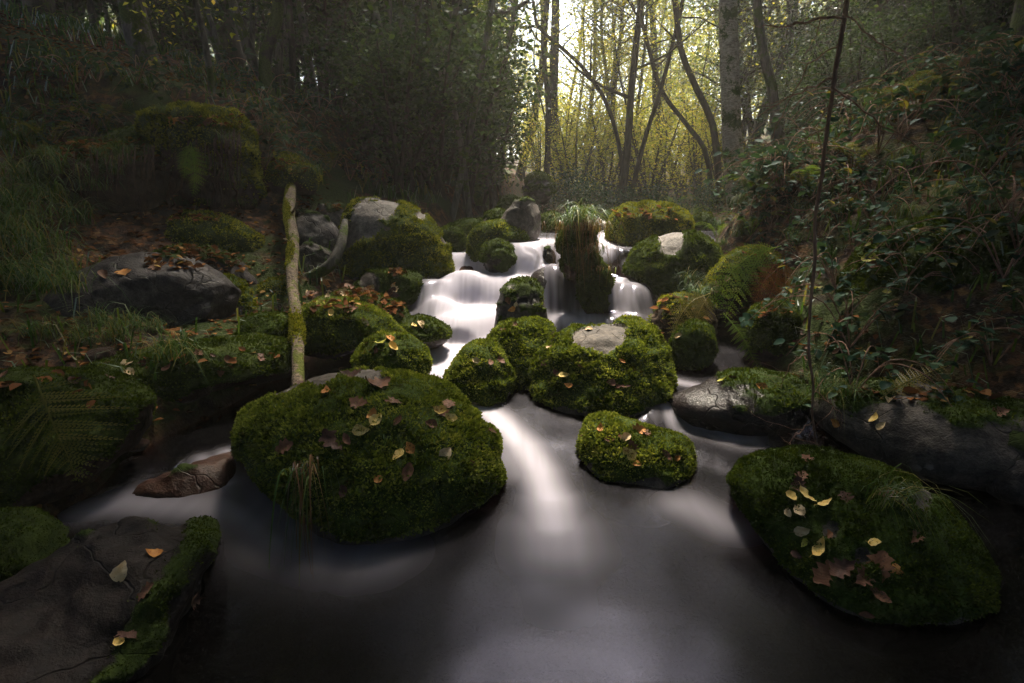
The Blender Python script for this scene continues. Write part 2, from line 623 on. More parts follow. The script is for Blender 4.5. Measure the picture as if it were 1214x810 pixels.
litc = ramp(nt, lit.outputs[0], [(0, (.03, .016, .01)), (.5, (.085, .038, .02)), (.8, (.14, .062, .028)), (1, (.2, .11, .045))])
c = mixc(nt, ramp(nt, a2, [(.42, (0, 0, 0)), (.55, (1, 1, 1))]), soil, litc)
mossc = ramp(nt, a3, [(.3, (.014, .024, .005)), (.7, (.045, .065, .012))])
c = mixc(nt, ramp(nt, math_n(nt, 'ADD', a1, math_n(nt, 'MULTIPLY', a2, .4)), [(.68, (0, 0, 0)), (.78, (1, 1, 1))]), c, mossc)
bedc = ramp(nt, a2, [(.3, (.018, .010, .008)), (.55, (.060, .028, .019)), (.8, (.10, .058, .035))])
c = mixc(nt, attr(nt, 'wet'), c, bedc)
hh = math_n(nt, 'ADD', a2, math_n(nt, 'MULTIPLY', a3, .5))
principled(nt, out, c, .9, bump(nt, hh, 1.0, .04), .15)
ground = link('ground', np_mesh('ground', np.stack([GX, GY, GZ], -1).reshape(-1, 3), quads, m, {'wet': wet.reshape(-1)}, True), kind='structure')

# water sheet ------------------------------------------------------
wx = np.arange(-2.7, 2.5, .0105)
wy = np.concatenate([np.arange(-.6, 1.9, .03), np.arange(1.9, 5.4, .0095), np.arange(5.4, 8.0, .03)])
WX, WY = np.meshgrid(wx, wy)
WZ = water_z(WX, WY)


def blur(a, n, axis):
    k = np.hanning(n + 2)[1:-1]
    k /= k.sum()
    pad = [(n // 2, n // 2) if i == axis else (0, 0) for i in range(2)]
    a = np.pad(a, pad, mode='edge')
    return np.apply_along_axis(lambda v: np.convolve(v, k, mode='valid'), axis, a)


WZ = blur(blur(WZ, 9, 0), 9, 1)
pw = np.stack([WX, WY, WZ], -1).reshape(-1, 3)
# strands running down the falls, only where the surface is steep
gyy = np.gradient(WZ, axis=0) / np.gradient(WY, axis=0)
steep = np.clip(np.abs(gyy), 0, 1.6).reshape(-1)
flow_u = pw[:, 0].copy()
for (dx, dy, a, b, z0, z1) in DOMES[2:4]:
    near = np.exp(-(((pw[:, 0] - dx) / a) ** 2 + ((pw[:, 1] - dy) / b) ** 2) ** 2 * .5)
    fan = dx + (pw[:, 0] - dx) * .42 / np.maximum(.18, .42 + (dy - pw[:, 1]))
    flow_u = flow_u * (1 - near) + fan * near
strand = fbm(np.stack([flow_u * 30, pw[:, 1] * 1.6, pw[:, 2] * .8], 1), 3, 21)
pw[:, 2] += .016 * strand * np.clip(steep, 0, 1) + .004 * fbm(pw * np.array([4, 4, 0]), 2, 5)


def wpt(px, py):
    return march(px, py, water_z, .8, 9)


FOAM = [  # lines of white water followed on the photo: pixel path, radius (m), strength
    ([(640, 286), (622, 305), (600, 325), (580, 350), (570, 372)], .23, 1.15), ([(662, 290), (668, 308)], .09, .8),
    ([(552, 306), (549, 340)], .26, 1.05), ([(528, 352), (535, 385)], .22, .95), ([(562, 286), (552, 302)], .10, .5),
    ([(572, 375), (556, 395), (540, 410), (525, 428)], .30, 1.25), ([(522, 430), (512, 446)], .16, .55), ([(606, 350), (592, 385)], .2, 1.1),
    ([(630, 318), (634, 345), (640, 368)], .10, .55), ([(684, 330), (690, 372)], .09, .6), ([(655, 314), (656, 366)], .12, .24),
    ([(650, 385), (672, 378), (695, 384)], .13, .85), ([(714, 270), (716, 296)], .12, .9),
    ([(742, 312), (734, 334)], .045, .8), ([(757, 310), (750, 334)], .04, .8), ([(748, 338), (742, 352)], .22, .26), ([(742, 380), (750, 386)], .2, .3),
    ([(556, 474), (590, 497), (622, 530), (640, 560), (652, 592)], .085, .85), ([(652, 592), (657, 625)], .10, .72), ([(658, 628), (662, 650)], .16, .42),
    ([(590, 520), (620, 560)], .12, .25), ([(640, 655), (660, 720)], .28, .05), ([(345, 635), (385, 650), (440, 655)], .20, .22),
    ([(60, 605), (150, 596), (240, 600), (300, 610), (345, 632)], .13, .26), ([(240, 545), (240, 572)], .05, .3), ([(268, 540), (275, 572)], .05, .4),
    ([(285, 570), (330, 610)], .12, .3), ([(795, 492), (840, 506), (880, 520)], .12, .34), ([(815, 600), (860, 622)], .13, .3), ([(800, 452), (830, 458)], .06, .3),
    ([(575, 440), (530, 470)], .1, .2), ([(700, 700), (800, 720)], .3, .03)]
foam = np.zeros(len(pw))
for path, rad, st in FOAM:
    q = [wpt(*p) for p in path]
    best = np.full(len(pw), 9.0)
    for a, b in zip(q[:-1], q[1:]):
        ab = b - a
        t = np.clip(((pw - a) @ ab) / (ab @ ab + 1e-9), 0, 1)
        best = np.minimum(best, np.linalg.norm(pw - (a + t[:, None] * ab), axis=1))
    foam = np.maximum(foam, st * np.exp(-(best / rad) ** 2 * 1.3)) + .25 * np.minimum(foam, st * np.exp(-(best / rad) ** 2 * 1.3))
stk = fbm(np.stack([flow_u * 22, pw[:, 1] * 2.0, pw[:, 2] * 1.0], 1), 3, 33)
thin = np.clip(1.3 - foam, .3, 1.2)
foam = np.clip(foam * (1 + (1.5 * thin * np.clip(steep, 0, 1) + .12) * stk), 0, 1)
keep = (terrain(WX, WY) < WZ + .05)
wi = np.arange(WX.size).reshape(WX.shape)
wq = np.stack([wi[:-1, :-1], wi[:-1, 1:], wi[1:, 1:], wi[1:, :-1]], -1).reshape(-1, 4)
wq = wq[keep.reshape(-1)[wq].any(1)]
m, nt, out = new_mat('stream_water')
fo = attr(nt, 'foam')
lw = N(nt, 'ShaderNodeFresnel')
lw.inputs[0].default_value = 1.33
tr = N(nt, 'ShaderNodeBsdfTransparent')
nt.links.new(mixc(nt, attr(nt, 'shallow'), (.075, .055, .085), (.72, .52, .38)), tr.inputs[0])
gl = N(nt, 'ShaderNodeBsdfGlossy')
gl.inputs['Roughness'].default_value = .19
gl.inputs['Color'].default_value = (.84, .82, .97, 1)
s1 = N(nt, 'ShaderNodeMixShader')
nt.links.new(math_n(nt, 'ADD', lw.outputs[0], .0), s1.inputs[0])
nt.links.new(tr.outputs[0], s1.inputs[1])
nt.links.new(gl.outputs[0], s1.inputs[2])
dif = N(nt, 'ShaderNodeBsdfDiffuse')
dif.inputs[0].default_value = (.73, .69, .80, 1)
trl = N(nt, 'ShaderNodeBsdfTranslucent')
trl.inputs[0].default_value = (.73, .69, .80, 1)
s3 = N(nt, 'ShaderNodeMixShader')
s3.inputs[0].default_value = .35
nt.links.new(dif.outputs[0], s3.inputs[1])
nt.links.new(trl.outputs[0], s3.inputs[2])
s2 = N(nt, 'ShaderNodeMixShader')
nt.links.new(fo, s2.inputs[0])
nt.links.new(s1.outputs[0], s2.inputs[1])
nt.links.new(s3.outputs[0], s2.inputs[2])
nt.links.new(s2.outputs[0], out.inputs[0])
water = link('water', np_mesh('water', pw, wq, m, {'foam': foam, 'shallow': np.exp(-np.clip(pw[:, 2] - terrain(pw[:, 0], pw[:, 1]), 0, 2) / .10)}, True), kind='structure')

# ------------------------------------------------------------------ stones
import bmesh


def ico(n):
    b = bmesh.new()
    bmesh.ops.create_icosphere(b, subdivisions=n, radius=1)
    v = np.array([x.co[:] for x in b.verts])
    f = np.array([[x.index for x in q.verts] for q in b.faces])
    b.free()
    return v, f


ICO = {n: ico(n) for n in (5, 6)}
SURF = []          # (name, bvh, object) of every stone for laying leaves
STONES = {}


def vert_normals(v, f):
    n = np.cross(v[f[:, 1]] - v[f[:, 0]], v[f[:, 2]] - v[f[:, 0]])
    vn = np.zeros_like(v)
    for k in range(3):
        np.add.at(vn, f[:, k], n)
    return vn / (np.linalg.norm(vn, axis=1)[:, None] + 1e-12), n


def polar_profile(poly, cx, cy):
    poly = smooth_path(np.vstack([poly, poly[:1]]), 240)[:-1]
    th = np.arctan2(-(poly[:, 1] - cy), poly[:, 0] - cx)
    r = np.hypot(poly[:, 0] - cx, poly[:, 1] - cy)
    o = np.argsort(th)
    th, r = th[o], r[o]
    th = np.concatenate([th - 2 * np.pi, th, th + 2 * np.pi])
    r = np.concatenate([r, r, r])
    return lambda t: np.interp(t, th, r)


def stone(key, label, poly, Y, depth=.85, shear=.3, lvl=5, mat='rock', moss=.0, bare=(), tuft=None, tuft_len=.012, dens=1.0,
          rough=.06, boxy=2.5, seed=None, facet=0.0, name='boulder', cat='boulder', group=None, lumps=0.02, minz=-.3, bvh=True):
    """one boulder: its outline is its own star-shaped profile, with real thickness `depth` (share of its width), lumps and cracks"""
    seed = seed if seed is not None else abs(hash_name(key)) % 9999
    poly = np.array(poly, float)
    cx, cy = (poly[:, 0].min() + poly[:, 0].max()) / 2, (poly[:, 1].min() + poly[:, 1].max()) / 2
    C = at(cx, cy, Y)
    dv = C - EYE
    dist = dv @ FWD
    vdir = dv / np.linalg.norm(dv)
    rt = np.cross(vdir, [0, 0, 1.0])
    rt /= np.linalg.norm(rt)
    up = np.cross(rt, vdir)
    prof = polar_profile(poly, cx, cy)
    v, f = ICO[lvl]
    rho = np.hypot(v[:, 0], v[:, 1])
    s = (rho ** boxy + np.abs(v[:, 2]) ** boxy) ** (-1 / boxy)
    th = np.arctan2(v[:, 1], v[:, 0])
    rr = prof(th) / F * dist
    a = np.cos(th) * rho * s * rr
    b = np.sin(th) * rho * s * rr
    width = (poly[:, 0].max() - poly[:, 0].min()) / F * dist
    w = v[:, 2] * s * width * .5 * depth
    w = w - shear * b
    P = C + a[:, None] * rt + b[:, None] * up - w[:, None] * vdir
    ctr = P.mean(0)
    nrm, _ = vert_normals(P, f)
    q = P * (2.2 / width)
    disp = rough * width * fbm(q, 4, seed)
    if facet:
        g = np.random.default_rng(seed)
        for _ in range(14):                       # chopped faces
            d = g.normal(0, 1, 3)
            d /= np.linalg.norm(d)
            h = (P - ctr) @ d
            lim = np.percentile(h, g.uniform(86, 96))
            over = np.maximum(0, h - lim)
            P = P - d * (over * facet)[:, None]
    disp = disp + .25 * rough * width * fbm(q * 4, 3, seed + 5)
    # moss grows on what faces the sky, away from bare patches
    mo = nrm[:, 2] * .9 + moss + .75 * fbm(P * (5 / max(width, .3)), 4, seed + 50)
    ppx, ppy = project(P)
    for (bx, by, br) in bare:
        mo = mo - 1.6 * np.exp(-((ppx - bx) ** 2 + (ppy - by) ** 2) / (br * br) * (1 + .5 * fbm(P * 20, 3, seed + 7)))
    mo = sstep(.15, .55, mo)
    wl = water_z(P[:, 0], P[:, 1] - .03)
    mo = mo * sstep(-.01, .022, P[:, 2] + .25 * disp - wl - .004 + .03 * fbm(P * 14, 2, seed + 77))
    lump = (.5 - np.abs(fbm(P * 7, 2, seed + 90))) * lumps * 1.6 + (.4 - np.abs(fbm(P * 24, 2, seed + 95))) * lumps * .8
    P = P + nrm * (disp + mo * (lump + lumps * .6))[:, None]
    loc = np.array([C[0], C[1], P[:, 2].min()])
    me = np_mesh(name, P - loc, f, M[mat], {'moss': mo}, True)
    o = link(name, me, None, label, cat, group, None, loc)
    nrm, fn = vert_normals(P, f)
    if tuft:
        area = np.linalg.norm(fn, axis=1) * .5
        wgt = mo[f].mean(1) ** 1.5 * area * (P[f].mean(1)[:, 2] > minz)
        n = int(min(110000, dens * wgt.sum() * 27000 * (2.2 / Y) ** 1.3))
        if n > 50:
            g = np.random.default_rng(seed + 3)
            fi = g.choice(len(f), n, p=wgt / wgt.sum())
            u = np.sqrt(g.uniform(0, 1, n))
            vv = g.uniform(0, 1, n)
            tri = P[f[fi]]
            pos = tri[:, 0] * (1 - u)[:, None] + tri[:, 1] * (u * (1 - vv))[:, None] + tri[:, 2] * (u * vv)[:, None]
            nn = nrm[f[fi]].mean(1)
            d = nn + g.normal(0, .68, (n, 3)) + np.array([0, 0, .15])
            d /= np.linalg.norm(d, axis=1)[:, None]
            sd = np.cross(d, g.normal(0, 1, (n, 3)))
            sd /= np.linalg.norm(sd, axis=1)[:, None] + 1e-9
            L = (.45 + .75 * np.clip(.5 + 1.1 * fbm(pos * 13, 2, seed + 31), 0, 1.2))[:, None] * tuft_len * 1.35 * (Y / 2.2) ** .5 * g.uniform(.5, 1.3, n)[:, None]
            Wd = L * .26
            pos = pos - nn * L * .25
            V = np.stack([pos - sd * Wd * .5, pos + d * L * .55 - sd * Wd, pos + d * L, pos + d * L * .55 + sd * Wd], 1).reshape(-1, 3)
            cl = .5 + .5 * fbm(pos * 9, 3, seed + 8)
            rnd = np.clip(.55 * g.uniform(0, 1, n) + 1.1 * (cl - .28), 0, 1)
            me2 = np_mesh('moss', V - loc, np.arange(4 * n).reshape(n, 4), M[tuft], {'rnd': np.repeat(rnd, 4)})
            link('moss', me2, o, kind='stuff')
    if bvh:
        SURF.append((key, BVHTree.FromPolygons([tuple(t) for t in P.tolist()], f.tolist()), o))
    STONES[key] = o
    return o


def hash_name(s):
    h = 7
    for ch in s:
        h = (h * 131 + ord(ch)) % 1000003
    return h


stone('front', 'largest moss covered boulder in the middle of the stream, strewn with oak and birch leaves',
      [(299, 502), (307, 478), (335, 455), (367, 442), (410, 434), (455, 440), (500, 452), (545, 478), (577, 512), (589, 532), (586, 556),
       (576, 588), (540, 612), (500, 632), (450, 640), (402, 632), (368, 602), (334, 566), (309, 532)], 2.32, .95, .62, 6, 'rock', .62,
      bare=((385, 452, 34), (440, 452, 22), (330, 460, 22), (575, 497, 14)), tuft='moss_tuft', tuft_len=.013, dens=1.25, rough=.05, lumps=.014)
stone('right_front', 'broad mossy boulder at lower right with yellow leaves and a drooping grass tuft',
      [(866, 600), (880, 572), (915, 547), (955, 536), (1010, 537), (1055, 548), (1088, 566), (1112, 598), (1128, 636), (1126, 676), (1098, 716),
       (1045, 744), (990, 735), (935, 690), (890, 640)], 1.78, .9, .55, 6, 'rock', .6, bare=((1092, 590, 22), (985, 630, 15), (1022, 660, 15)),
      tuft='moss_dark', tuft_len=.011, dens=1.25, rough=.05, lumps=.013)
stone('mid_small', 'small rounded moss cushion boulder standing in the flow with yellow leaves on top',
      [(687, 540), (692, 508), (715, 497), (745, 503), (775, 512), (800, 516), (812, 530), (814, 562), (808, 600), (770, 618), (720, 612), (698, 592)],
      2.38, .9, .35, 6, 'rock', .85, bare=((693, 560, 14),), tuft='moss_tuft', tuft_len=.012, dens=1.3, rough=.05, lumps=.014)
stone('centre', 'large double humped mossy boulder below the waterfall with a bare grey top',
      [(633, 450), (638, 425), (655, 408), (685, 392), (720, 383), (752, 380), (775, 398), (786, 425), (789, 455), (782, 490), (760, 515), (710, 525),
       (660, 515), (640, 488)], 3.2, .85, .4, 6, 'rock', .62, bare=((708, 399, 21), (735, 396, 17), (690, 405, 12), (716, 411, 10)),
      tuft='moss_tuft', tuft_len=.013, dens=1.5, rough=.07, lumps=.022)
stone('east_low', 'round bright moss cushion, lower left of the three beside the chute',
      [(534, 452), (540, 430), (556, 412), (575, 408), (592, 418), (603, 440), (603, 470), (588, 492), (560, 492), (540, 478)], 3.12, 1, .3, 5, 'rock', .9,
      tuft='moss_tuft', tuft_len=.012, dens=1.5, rough=.05)
stone('east_high', 'round bright moss cushion wedged between the dark wet stone and the bare topped boulder',
      [(580, 412), (590, 392), (610, 382), (635, 380), (655, 392), (668, 412), (665, 445), (650, 485), (615, 490), (592, 462)], 3.4, 1, .3, 5, 'rock', .8,
      bare=((660, 400, 14),), tuft='moss_tuft', tuft_len=.013, dens=1.5, rough=.05)
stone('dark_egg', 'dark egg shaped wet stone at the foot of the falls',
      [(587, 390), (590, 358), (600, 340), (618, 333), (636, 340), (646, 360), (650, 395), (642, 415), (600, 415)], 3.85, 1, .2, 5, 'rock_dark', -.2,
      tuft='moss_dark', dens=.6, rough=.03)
stone('big_back', 'big rounded grey boulder with a moss cape left of the falls',
      [(404, 300), (408, 275), (420, 252), (440, 241), (475, 243), (500, 252), (520, 275), (531, 298), (529, 330), (505, 355), (450, 355), (410, 335)], 5.0, .9,
      .25, 6, 'rock_pale', .62, bare=((432, 258, 21), (462, 245, 20), (412, 280, 10), (500, 254, 8), (524, 285, 8)), tuft='moss_gold', dens=1.3, rough=.05)
stone('below_big', 'smaller moss topped boulder in front of the big grey boulder',
      [(425, 340), (438, 323), (468, 320), (495, 328), (505, 345), (497, 375), (450, 378), (430, 360)], 4.5, .9, .3, 5, 'rock', .35, bare=((440, 332, 12),), tuft='moss_dark', rough=.05)
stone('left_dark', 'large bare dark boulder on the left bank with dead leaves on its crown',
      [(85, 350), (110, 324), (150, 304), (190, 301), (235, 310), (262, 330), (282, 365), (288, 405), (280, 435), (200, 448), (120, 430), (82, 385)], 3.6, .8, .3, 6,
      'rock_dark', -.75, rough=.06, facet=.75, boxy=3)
stone('left_moss_flat', 'low moss backed boulder below the hollow stump',
      [(203, 275), (220, 258), (250, 255), (280, 264), (304, 285), (307, 315), (260, 325), (213, 308)], 4.8, .9, .3, 5, 'rock_dark', .5, tuft='moss_gold', dens=.8)
stone('left_leafy', 'flat boulder buried in dead leaves behind the bare dark boulder',
      [(193, 300), (220, 293), (265, 301), (296, 324), (302, 345), (250, 352), (205, 330)], 4.3, .9, .35, 5, 'rock_dark', -.3, tuft='moss_dark', dens=.4)
stone('left_split', 'split stone half mossy, tucked beside the bare dark boulder',
      [(248, 328), (270, 321), (290, 338), (302, 370), (294, 395), (262, 390)], 3.85, .9, .3, 5, 'rock', .1, tuft='moss_gold', facet=.6)
stone('log_mound', 'leaf strewn moss mound where the upper end of the fallen log rests on the bank',
      [(318, 215), (326, 196), (342, 188), (362, 193), (374, 212), (366, 230), (326, 230)], 5.72, 1.0, .3, 5, 'earth', .35, tuft='moss_gold', dens=.9, rough=.1, name='moss_mound', cat='mound')
stone('log_left_low', 'low moss cushion at the left foot of the fallen log',
      [(286, 398), (295, 380), (320, 376), (346, 384), (352, 410), (342, 428), (300, 430), (287, 414)], 3.45, 1, .3, 5, 'rock', .8, tuft='moss_dark', dens=1.2)
stone('log_left_mid', 'mossy stone behind the middle of the fallen log',
      [(302, 355), (318, 338), (342, 334), (356, 350), (350, 378), (314, 380)], 4.25, 1, .3, 5, 'rock', .7, tuft='moss_gold', dens=1.0)
stone('log_right', 'long bright mossy boulder right of the fallen log, sloping down to the pool',
      [(356, 388), (364, 365), (385, 357), (410, 358), (440, 369), (466, 391), (473, 405), (430, 416), (390, 420), (360, 412)], 3.55, .8, .35, 5, 'rock', .85,
      tuft='moss_tuft', dens=1.4)
stone('litter_top', 'flat stone carpeted with russet leaves behind the long mossy boulder',
      [(392, 352), (420, 343), (450, 353), (478, 373), (484, 395), (440, 396), (402, 374)], 4.0, .9, .4, 5, 'rock_dark', .1, tuft='moss_dark', dens=.7)
stone('pool_moss', 'small domed moss stone at the pool edge, yellow leaf on top',
      [(425, 422), (438, 405), (468, 399), (490, 405), (503, 422), (502, 445), (485, 456), (440, 455), (427, 440)], 3.1, 1, .35, 5, 'rock', .85, tuft='moss_tuft', dens=1.4)
stone('pool_flat', 'flat dark wedge stone at the edge of the white pool',
      [(466, 393), (490, 380), (512, 380), (528, 393), (526, 408), (495, 416), (470, 408)], 3.75, 1, .4, 5, 'rock_dark', .3, tuft='moss_dark', dens=.7)
stone('grey_up', 'pale grey boulder behind the log, nearest the curved root',
      [(344, 288), (352, 264), (375, 253), (395, 265), (404, 287), (396, 305), (358, 305)], 5.1, .9, .2, 5, 'rock_pale', -.6, facet=.6)
stone('grey_top', 'flat grey capstone above the pale boulder',
      [(366, 260), (376, 246), (400, 243), (420, 252), (421, 272), (390, 276)], 5.5, .9, .3, 5, 'rock_pale', -.5, facet=.6)
stone('grey_low', 'grey stone under the curved root',
      [(344, 312), (355, 293), (375, 289), (396, 305), (394, 330), (370, 338), (348, 328)], 4.7, .9, .2, 5, 'rock', -.35, facet=.6)
stone('falls_moss', 'mossy knob splitting the head of the falls',
      [(555, 300), (560, 280), (580, 267), (605, 267), (624, 280), (622, 305), (602, 322), (570, 316)], 5.2, .55, .15, 5, 'rock', .8, tuft='moss_tuft', dens=1.2)
stone('falls_knob', 'dark mossy knob parting the left fall from the main fall',
      [(570, 310), (576, 294), (590, 287), (606, 292), (612, 308), (604, 326), (584, 328)], 4.93, 1, .1, 5, 'rock_wet', .35, tuft='moss_dark', dens=1.0, rough=.08, facet=.3)
stone('falls_rib', 'narrow dark wet rib of stone standing in the main fall',
      [(638, 318), (642, 300), (650, 294), (658, 302), (660, 322), (648, 328)], 4.86, 1.1, .1, 5, 'rock_wet', -.6, rough=.08, facet=.4)
stone('falls_grey', 'pointed bare grey boulder standing at the head of the falls',
      [(588, 275), (600, 250), (618, 236), (632, 239), (641, 258), (642, 290), (612, 296), (590, 290)], 5.35, .9, .2, 5, 'rock_pale', -.45, facet=.5, tuft='moss_dark', dens=.7)
stone('falls_small', 'small round mossy stone left of the pointed grey boulder',
      [(572, 272), (578, 256), (592, 251), (604, 260), (602, 280), (582, 284)], 5.6, 1, .2, 5, 'rock', .1, tuft='moss_dark')
stone('falls_left', 'mossy stone between the big grey boulder and the falls',
      [(520, 290), (528, 275), (544, 274), (552, 288), (549, 305), (528, 308)], 5.4, 1, .2, 5, 'rock', .5, tuft='moss_dark')
stone('falls_rim', 'low mossy rim of stone above the left fall',
      [(520, 276), (545, 265), (575, 263), (582, 275), (560, 286), (528, 288)], 6.0, .8, .2, 5, 'rock', .5, tuft='moss_dark')
for key, label, poly, Y, mt, ms in [
        ('up_a', 'low mossy stone in the upper stream between the grey boulder and the grass crowned stump', [(638, 272), (645, 256), (660, 254), (668, 268), (662, 284), (645, 284)], 6.1, 'rock', .4),
        ('up_b', 'grey stone in the upper stream directly behind the grass crowned stump', [(672, 262), (680, 248), (697, 247), (706, 258), (700, 272), (680, 272)], 7.0, 'rock_pale', -.2),
        ('up_c', 'dark mossy stone above the topmost fall', [(712, 268), (718, 254), (735, 250), (746, 262), (740, 275), (720, 276)], 6.7, 'rock', .5),
        ('up_d', 'small dark stone upstream of the sunlit moss block', [(815, 272), (822, 258), (840, 256), (850, 270), (842, 284), (822, 284)], 6.3, 'rock', .3),
        ('up_e', 'far rounded mossy boulder under the evergreen thicket', [(618, 232), (624, 212), (642, 206), (655, 216), (658, 236), (635, 242)], 8.4, 'rock_dark', .1),
        ('up_f', 'small mossy stone left of the far rounded boulder', [(590, 246), (598, 236), (612, 235), (620, 246), (612, 256), (596, 256)], 7.6, 'rock', .5)]:
    stone(key, label, poly, Y, .9, .2, 5, mt, ms, tuft='moss_dark', dens=.9, rough=.09, facet=.3)
stone('wet_back', 'dark wet stone under the topmost fall',
      [(694, 300), (697, 274), (708, 262), (722, 265), (728, 280), (726, 305), (705, 312)], 6.1, 1, .2, 5, 'rock_wet', -1)
stone('wet_veil', 'round dark wet stone showing through the thin veil of water',
      [(625, 350), (630, 328), (645, 317), (660, 316), (677, 326), (688, 350), (690, 385), (625, 385)], 4.56, 1, .1, 5, 'rock_wet', -1, rough=.03, boxy=2)
stone('wet_fan', 'round dark wet stone beneath the fan shaped fall on the right',
      [(717, 372), (722, 350), (735, 338), (752, 337), (770, 350), (777, 372), (775, 395), (720, 395)], 4.44, 1, .1, 5, 'rock_wet', -1, rough=.03, boxy=2)
stone('sunny', 'sunlit moss bank block above the right fall, with straw on its crown',
      [(722, 290), (729, 256), (755, 246), (790, 248), (812, 262), (816, 290), (800, 312), (750, 312)], 5.6, .9, .3, 5, 'earth', .55, tuft='moss_gold', dens=1.5)
stone('right_mossy', 'dark mossy boulder with a pale grey cap right of the fan shaped fall',
      [(744, 325), (755, 298), (780, 283), (815, 279), (838, 290), (850, 320), (845, 355), (800, 375), (764, 360)], 4.7, .9, .25, 5, 'rock_pale', .5,
      bare=((790, 288, 16), (800, 284, 12)), tuft='moss_dark', dens=1.2)
stone('fern_crest', 'moss crest of bank carrying the bright green fern',
      [(836, 352), (850, 320), (875, 301), (900, 297), (917, 312), (914, 348), (880, 358)], 4.3, .9, .3, 5, 'earth', .6, tuft='moss_gold', dens=1.2)
stone('right_ball', 'small ball of dark moss at the right edge of the pool',
      [(799, 407), (808, 390), (825, 384), (839, 395), (842, 420), (829, 437), (804, 434)], 3.55, 1, .2, 5, 'rock', .9, tuft='moss_dark', dens=1.3)
stone('right_lump', 'dark moss lump under the russet dead fern',
      [(884, 398), (893, 372), (915, 361), (935, 370), (944, 395), (932, 425), (900, 425)], 3.6, 1, .2, 5, 'earth', .7, tuft='moss_dark', dens=1.2)
stone('root_clod', 'brown clod of rooty earth behind the small ball of moss',
      [(768, 398), (780, 366), (800, 351), (832, 353), (846, 380), (840, 412), (800, 420)], 3.95, .9, .3, 5, 'earth', -.1, tuft='moss_gold', dens=.6, rough=.12)
stone('right_sunk', 'flat half sunken stone slab in the right pool',
      [(785, 484), (830, 462), (880, 445), (930, 445), (950, 470), (940, 500), (880, 512), (805, 506)], 2.95, .8, .6, 5, 'rock_wet', -.05, bare=((810, 465, 40),), tuft='moss_dark', dens=.7)
stone('slab', 'broad pale grey slab with black moss spots at the right water edge',
      [(978, 505), (1010, 480), (1060, 465), (1120, 462), (1180, 470), (1235, 492), (1245, 540), (1180, 572), (1090, 572), (1020, 548), (985, 525)], 2.5, .8, .45, 6,
      'rock', -.42, tuft='moss_dark', dens=.8, rough=.05)
stone('right_edge', 'dark round stone at the right end of the pale slab',
      [(1165, 545), (1180, 518), (1215, 508), (1260, 530), (1265, 580), (1210, 600), (1172, 580)], 2.1, .9, .3, 5, 'rock_dark', -.3)
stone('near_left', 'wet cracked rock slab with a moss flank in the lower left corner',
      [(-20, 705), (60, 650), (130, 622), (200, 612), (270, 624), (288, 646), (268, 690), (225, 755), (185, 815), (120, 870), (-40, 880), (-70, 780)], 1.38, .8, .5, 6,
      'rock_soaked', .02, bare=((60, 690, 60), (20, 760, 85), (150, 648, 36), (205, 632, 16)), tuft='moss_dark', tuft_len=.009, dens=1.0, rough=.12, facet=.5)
stone('near_left_edge', 'dark moss lump at the left edge of the pool',
      [(-60, 650), (0, 618), (40, 624), (62, 660), (52, 705), (0, 750), (-70, 740)], 1.55, .9, .3, 5, 'rock_dark', .2, tuft='moss_dark', tuft_len=.009)
stone('bank_moss', 'long mossy shelf of bank along the left pool',
      [(90, 445), (130, 419), (180, 412), (250, 415), (310, 420), (342, 432), (338, 460), (250, 472), (200, 490), (140, 500), (98, 485)], 2.95, .55, .45, 6, 'earth', .5,
      tuft='moss_dark', dens=1.1, rough=.08, name='mossy_ledge', cat='ledge')
stone('bank_low', 'dark mossy lip of bank under the big fern at far left',
      [(-60, 500), (-20, 455), (50, 440), (110, 455), (155, 490), (150, 530), (100, 570), (20, 600), (-60, 600)], 2.15, .8, .4, 6, 'earth', .3, tuft='moss_dark', dens=1.0,
      rough=.08, name='mossy_ledge', cat='ledge')
stone('left_sunk', 'sunken stone in the left pool that breaks the water into thin threads',
      [(150, 580), (195, 556), (250, 545), (300, 551), (305, 590), (255, 612), (180, 615)], 2.26, .8, .4, 5, 'rock_brown', -.9, facet=.5)
stone('right_wall', 'huge moss curtained rock face in shadow on the right bank',
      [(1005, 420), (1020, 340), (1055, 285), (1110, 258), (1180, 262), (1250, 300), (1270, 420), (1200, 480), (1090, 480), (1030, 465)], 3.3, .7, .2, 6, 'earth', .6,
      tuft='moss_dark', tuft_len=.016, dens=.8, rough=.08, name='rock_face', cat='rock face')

# ------------------------------------------------------------------ plants: builders
def gz(x, y):
    return float(terrain(np.array([x]), np.array([y]))[0])


def ground_at(px, py, t1=60):
    return march(px, py, terrain, .8, t1, .02)


def at_x(px, Y):
    """ground point Y metres ahead in the direction of a pixel column"""
    x = (px - IW / 2) / F * Y * 1.0
    return np.array([x, Y, gz(x, Y)])


